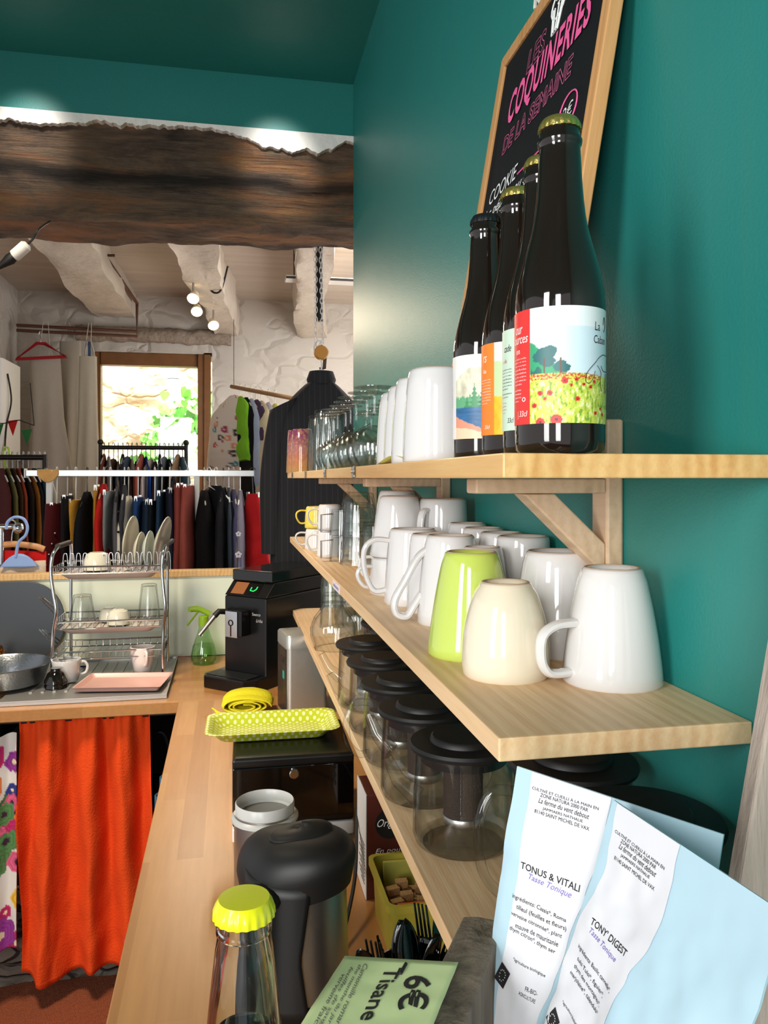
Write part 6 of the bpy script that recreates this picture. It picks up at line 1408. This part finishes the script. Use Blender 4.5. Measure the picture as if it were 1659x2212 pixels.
# --- pinstripe shirt hanging from chain and pulley
SY = 3.28; sx = xat(694, SY)
def m_pin():
    m, nt, b = newmat('pinstripe_black'); b.inputs['Roughness'].default_value = 0.85
    w = nt.nodes.new('ShaderNodeTexWave'); w.inputs['Scale'].default_value = 14; w.inputs['Distortion'].default_value = 0.4; nt.links.new(mapping(nt, (1, 0, 0)), w.inputs['Vector'])
    nt.links.new(ramp(nt, w.outputs['Fac'], [(0.90, '#131317'), (0.98, '#222329')]), b.inputs['Base Color']); return m
PIN = m_pin()
ps = T('pinstripe_shirt', 'large black pinstripe shirt hanging from the chain pulley', 'shirt', (sx, SY, 1.99))
def shf(u, v):
    a = 2 * PI * u; w = 0.205 * min(1.0, 0.22 + 0.78 * (v / 0.16) ** 0.8 if v < 0.16 else 1.0) * (1 - 0.03 * math.sin(v * 5)); t_ = 0.05 + 0.05 * min(1, v * 4)
    x = w * math.copysign(abs(math.cos(a)) ** 0.8, math.cos(a)); y = t_ * math.sin(a) * (1 + 0.15 * math.sin(5 * a + v * 2)); sh_ = 0.11 * (abs(x) / 0.205) ** 1.4 * (1 if v < 0.16 else max(0, 1 - (v - 0.16) * 1.5))
    return (x, y, -0.03 - 0.86 * v - sh_ * (1 - v) * 0.35)
MB().grid(shf, 64, 60, cu=True, cap=True).build('shirt_body', PIN, ps, ang=80)
def slf(sg):
    def f(u, v):
        a = 2 * PI * u; r = 0.085 * (1 - 0.25 * v); return (sg * (0.150 + 0.050 * math.sin(min(1, v * 1.6) * PI / 2)) + r * 0.75 * math.cos(a), r * 0.8 * math.sin(a), -0.13 - 0.62 * v + 0.05 * (1 - v) * -sg * math.cos(a) * 0.6)
    return f
for sg in (-1, 1): MB().grid(slf(sg), 20, 24, cu=True, cap=True).build('sleeve', PIN, ps, ang=80)
MB().lathe([(0.055, -0.05), (0.062, -0.03), (0.050, 0.005), (0.046, 0.004), (0.050, -0.04)], n=28).build('collar', PIN, ps)
MB().tube(bez([(-0.06, 0, -0.035), (0, 0, 0.01), (0.06, 0, -0.035)], 6), 0.006, 8).tube(bez([(0, 0, 0.01), (0, 0, 0.05), (-0.022, 0, 0.075), (-0.03, 0, 0.11), (-0.01, 0, 0.135), (0.012, 0, 0.125)], 6), 0.0035, 8).build('white_hanger', M_WHITEPLAST, ps)
pu = T('pulley', 'wooden pulley block at the end of the hanging chain', 'pulley', (sx, SY, 2.075))
MB().lathe([(0, -0.018), (0.026, -0.018), (0.030, -0.012), (0.022, 0.0), (0.030, 0.012), (0.026, 0.018), (0, 0.018)], M=Matrix.Rotation(PI / 2, 4, 'X'), n=28).build('wheel', mat('pulley_wood', '#c08434', 0.5), pu)
MB().tube([(0.0, 0.024, 0.035), (0.020, 0.026, 0.0), (0.016, 0.026, -0.06), (-0.004, 0.026, -0.065)], 0.008, 8).build('block', mat('dark_horn', '#4d3a2a', 0.6), pu)
zt_ = EYE + (1033 - 462) / FPX * (SY / ray(680, 1000)[1])
def chain(name, xa, za, xb, zb_, label):
    m = MB(); n = int((za - zb_) / 0.021)
    for i in range(n):
        f = i / n; c = Vector((xa + (xb - xa) * f, SY, za + (zb_ - za) * f)); pts = []
        for k in range(10):
            a = 2 * PI * k / 10; d1 = 0.0065 * math.cos(a); d2 = 0.0145 * math.sin(a)
            pts.append(c + (Vector((d1, 0, d2)) if i % 2 else Vector((0, d1, d2))))
        m.tube(pts, 0.0016, 5, closed=True)
    o = m.build(name, mat('zinc_chain', '#cfcfcd', 0.4, metal=0.25)); o['kind'] = 'thing'; return tag(o, label, 'chain', 'chain strands to the pulley')
chain('steel_chain', xat(681, SY), zt_, sx - 0.022, 2.085, 'left strand of the chain running down to the pulley')
chain('steel_chain', xat(690, SY), zt_, sx + 0.006, 2.100, 'right strand of the chain running down to the pulley')
hk = T('beam_hook', 'small steel bracket under the old beam holding the chain', 'hook', (xat(668, SY), SY - 0.1, zt_ + 0.01))
MB().box(-0.025, -0.008, -0.02, 0.12, -0.01, 0.03).box(-0.025, 0.045, 0.08, 0.12, -0.02, 0.0).cyl((0.022, 0.10, -0.02), (0.022, 0.10, 0.015), 0.010).build('bracket', M_STEEL, hk, smooth=False, bevel=0.002)
tag(MB().cyl((xat(690, 3.9), 3.9, 2.33), (xat(690, 3.9), 3.9, 2.888), 0.018, n=10).build('steel_rod', M_DARKMETAL, ), 'dark vertical rod behind the chain', 'rod')
fl_ = T('strip_light', 'unlit white strip light under the ceiling near the teal wall end', 'light', (0.62, 4.6, 2.70))
MB().box(-0.30, 0.45, -0.05, 0.05, 0, 0.02).build('housing', M_WHITEPAINT, fl_, smooth=False, bevel=0.003); MB().box(-0.30, 0.45, -0.06, -0.05, 0.0, 0.012).build('edge', M_DARKMETAL, fl_, smooth=False)
for x in (-0.25, 0.4): MB().cyl((x, 0, 0.02), (x, 0, 0.19), 0.004, n=6).build('suspension', M_DARKMETAL, fl_)

# --- white dresses hung at the left of the window
def gown(name, label, px, Y, ztop, zbot, wt, wm_, wb_, colr, seed, ex=0.0):
    z0, z1 = EYE + (1033 - ztop) / FPX * (Y / ray(px, 1000)[1]), EYE + (1033 - zbot) / FPX * (Y / ray(px, 1000)[1])
    k = Y / ray(px, 1000)[1] / FPX; o = T(name, label, 'dress', (xat(px, Y), Y, z0), 0, 'white dresses left of the window')
    def f(u, v):
        a = 2 * PI * u
        w = (wt + (wm_ - wt) * (v / 0.35) if v < 0.35 else wm_ + (wb_ - wm_) * ((v - 0.35) / 0.65)) * k / 2
        fold = 1 + 0.30 * math.sin(5 * a + seed + 1.5 * v) * min(1, v * 1.5); return (w * math.cos(a) * (1 + 0.03 * math.sin(7 * a)) + ex * v, 0.035 * (0.5 + v) * math.sin(a) * fold, (z1 - z0) * v - 0.03 * (1 - math.cos(a) ** 2) * (1 - min(1, v * 5)) * 0)
    MB().grid(f, 80, 40, cu=True, cap=True).build('fabric', cloth(colr.strip('#'), colr, vary=0.04), o, ang=80)
    for sg in (-1, 1): MB().tube([(sg * wt * k * 0.22, 0, -0.01), (sg * wt * k * 0.16, 0.0, 0.05), (sg * wt * k * 0.08, 5.745 - Y, max(0.10, 2.625 - z0))], 0.006, 6, flat=(1, 0.4)).build('strap', cloth(colr.strip('#'), colr, vary=0.04), o)
    return o
g1 = gown('white_dress', 'ivory sleeveless dress under the red hanger', 97, 5.72, 768, 1150, 62, 66, 118, '#c9c2b6', 1, 0.05)
g2 = gown('white_dress', 'cream dress with ribbon straps beside the window frame', 190, 5.66, 770, 1150, 36, 40, 60, '#cdc5b2', 2)
gown('white_sheet_dress', 'grey-white long dress between the other two', 152, 5.87, 738, 1150, 44, 40, 60, '#b1a99c', 3)
MB().tube(bez([(-0.02, 0, 0), (-0.01, 0.0, 0.07), (0.02, 0, 0.10), (0.045, 0, 0.0)], 6), 0.009, 6, flat=(1, 0.4)).build('strap', cloth('cdc5b2', '#cdc5b2'), g2)
rh = T('red_hanger', 'red plastic hanger hooked on the pipe above the ivory dress', 'hanger', (xat(88, 5.68), 5.68, EYE + (1033 - 752) / FPX * (5.68 / ray(88, 1000)[1])))
k = 5.68 / ray(88, 1000)[1] / FPX; REDP = mat('red_plastic', '#b5202a', 0.35)
MB().tube([(-50 * k, 0, -25 * k), (-8 * k, 0, 10 * k), (8 * k, 0, 10 * k), (52 * k, 0, -17 * k)], 0.012, 8, closed=True).build('frame', REDP, rh)
MB().tube(bez([(0, 0, 10 * k), (0, 0, 22 * k), (-0.012, 0, 28 * k), (-0.004, 0, 36 * k), (0.01, 0, 35 * k)], 5), 0.004, 6).build('hook', M_CHROME, rh)
cl_ = tag(MB().box(-0.008, 0.008, -0.01, 0.01, -0.10, 0.0).build('blue_clothes_peg', mat('blue_peg', '#2a4a7a', 0.4), smooth=False, bevel=0.003), 'blue clothes peg holding the cream dress on the pipe', 'peg'); cl_.location = onY(193, 738, 5.66)
# pipes along the wall and up the beam
pz = EYE + (1033 - 714) / FPX * (5.74 / ray(160, 1000)[1])
pp = T('copper_pipes', 'pair of dark painted pipes running above the dresses and up the ceiling beam', 'pipe', (0, 0, 0))
for dz, nm in ((0, 0), (0.035, 1)):
    a1 = Vector((xat(36, 5.75), 5.75, pz - 0.01 + dz)); a2 = Vector((xat(296, 5.75), 5.75, pz - 0.025 + dz)); a3 = onY(296, 655, 5.75); a4 = onY(232 - 6 * nm, 560 + 5 * nm, 4.85)
    MB().tube([a1, a2, a3, a4], 0.011, 8).build('pipe', M_COPPER, pp)
MB().tube([onY(216, 552, 4.8), onY(248, 552, 4.8)], 0.008, 6).tube([onY(222, 552, 4.8), onY(228, 580, 4.8)], 0.010, 6).build('pipe_clip', M_COPPER, pp)
# --- spotlights
M_LAMP = mat('lit_bulb', '#fff4dd', 0.5, emis=(1.0, 0.86, 0.62), es=12)
rl = tag(MB().tube([onY(404, 578, 4.35), onY(462, 650, 4.95)], 0.012, 8).build('spotlight_track', M_WHITEPAINT), 'thin track along the ceiling beam carrying the spotlights', 'track')
for i, (px, py, Y) in enumerate(((417, 645, 4.45), (425, 673, 4.70), (461, 703, 4.90))):
    c = onY(px, py, Y); o = T('spotlight', ['highest lit spotlight on the ceiling beam', 'middle lit spotlight on the ceiling beam', 'lowest lit spotlight on the ceiling beam'][i], 'spotlight', c, 0, 'lit spotlights on the beam')
    dirv = Vector((0.15 * (i - 1), -0.75, -0.65)).normalized(); RM = dirv.to_track_quat('Z', 'Y').to_matrix().to_4x4()
    MB().lathe([(0.016, -0.06), (0.020, -0.058), (0.034, 0.0), (0.032, 0.002), (0.018, -0.05)], n=24, M=RM).build('lamp_shade', mat('cream_shade', '#e8d9b8', 0.35), o)
    MB().lathe([(0, 0.0), (0.028, -0.002), (0.024, 0.006), (0, 0.010)], n=20, M=RM).build('bulb', M_LAMP, o)
    MB().tube([(0, 0.02, 0.03), (0.0, 0.03, 0.10)], 0.006, 8).build('arm', M_STEEL, o)
    l = bpy.data.lights.new('spot_bulb', 'SPOT'); l.energy = 7; l.color = (1, 0.82, 0.6); l.spot_size = 1.5; l.shadow_soft_size = 0.03
    lo = bpy.data.objects.new('spot_bulb', l); COL.objects.link(lo); lo.location = c + dirv * 0.03; lo.rotation_euler = dirv.to_track_quat('-Z', 'Y').to_euler()
cbw = tag(MB().tube(bez([onY(492, 575, 4.6), onY(478, 625, 4.6), onY(462, 632, 4.62), onY(450, 618, 4.65)], 6), 0.006, 6).build('spotlight_cable', M_CABLE), 'dark cable looping from the beam to the spotlights', 'cable')
# --- hanging plug at the upper left
pg = T('hanging_plug', 'white socket and black plug joined on a dark cable hanging from the old beam', 'plug', at(45, 540, 2.35))
pk_ = lambda px, py: at(px, py, 2.35) - at(45, 540, 2.35)
MB().tube(bez([pk_(92, 455) + Vector((0, 0.1, 0)), pk_(84, 495), pk_(72, 515), pk_(60, 527)], 6), 0.0035, 8).build('cable', M_CABLE, pg)
MB().tube([pk_(60, 527), pk_(56, 531), pk_(32, 552), pk_(29, 554)], [0.010, 0.018, 0.018, 0.014], 14).build('socket', M_WHITEPLAST, pg)
MB().tube([pk_(30, 553), pk_(22, 560), pk_(8, 570), pk_(-12, 584)], [0.015, 0.017, 0.011, 0.004], 14).build('plug', M_BLACKMATT, pg)
MB().tube([pk_(-8, 582), pk_(-60, 620)], 0.0035, 8).build('cable', M_CABLE, pg)
# --- white heater cabinet and bunting at the left
bl = T('white_wall_box', 'white wall-hung box with rounded lower corners at the left edge', 'wall box', (-1.475, 5.05, 1.66))
loft(MB(), [([(x + 0.10, y) for x, y in rbox(0.20, 0.42, 0, 0.03)], z) for z in (0.0, 0.58)]).build('box_body', M_WHITEPAINT, bl)
MB().tube(bez([(0.205, -0.12, 0.50), (0.215, -0.08, 0.35), (0.205, -0.14, 0.2), (0.21, -0.2, 0.05)], 6), 0.005, 6).build('cord', M_CABLE, bl)
bt = T('bunting', 'string of small red and green bunting flags on the white wall box', 'bunting', (-1.25, 4.78, 1.85))
for i, (c, nm) in enumerate((('#2f6b3c', 'green'), ('#b5241f', 'red'), ('#2f5a34', 'green'))):
    y_ = 0.0; x_ = -0.03 + 0.075 * i
    MB().prism([(x_ - 0.028, 0), (x_ + 0.028, 0.008), (x_ + 0.002, -0.085)], -0.001, 0.001, Matrix.Translation((0, y_, 0.03 * math.sin(i * 2.2))) @ Matrix.Rotation(PI / 2, 4, 'X')).build('flag', cloth(nm + '_flag', c), bt, smooth=False)
MB().tube([(-0.232, 0, 0.0), (-0.08, 0, 0.01), (0.0, 0, 0.01), (0.08, 0, 0.03), (0.16, 0, 0.0), (0.22, -0.35, 0.20)], 0.003, 5).build('bunting_cord', M_CABLE, bt)
tag(MB().box(-1.48, -1.40, 4.95, 5.02, 2.28, 2.68).build('wall_cupboard', M_WHITEPAINT, smooth=False, bevel=0.004), 'narrow pale cupboard edge above the white wall box', 'cupboard')
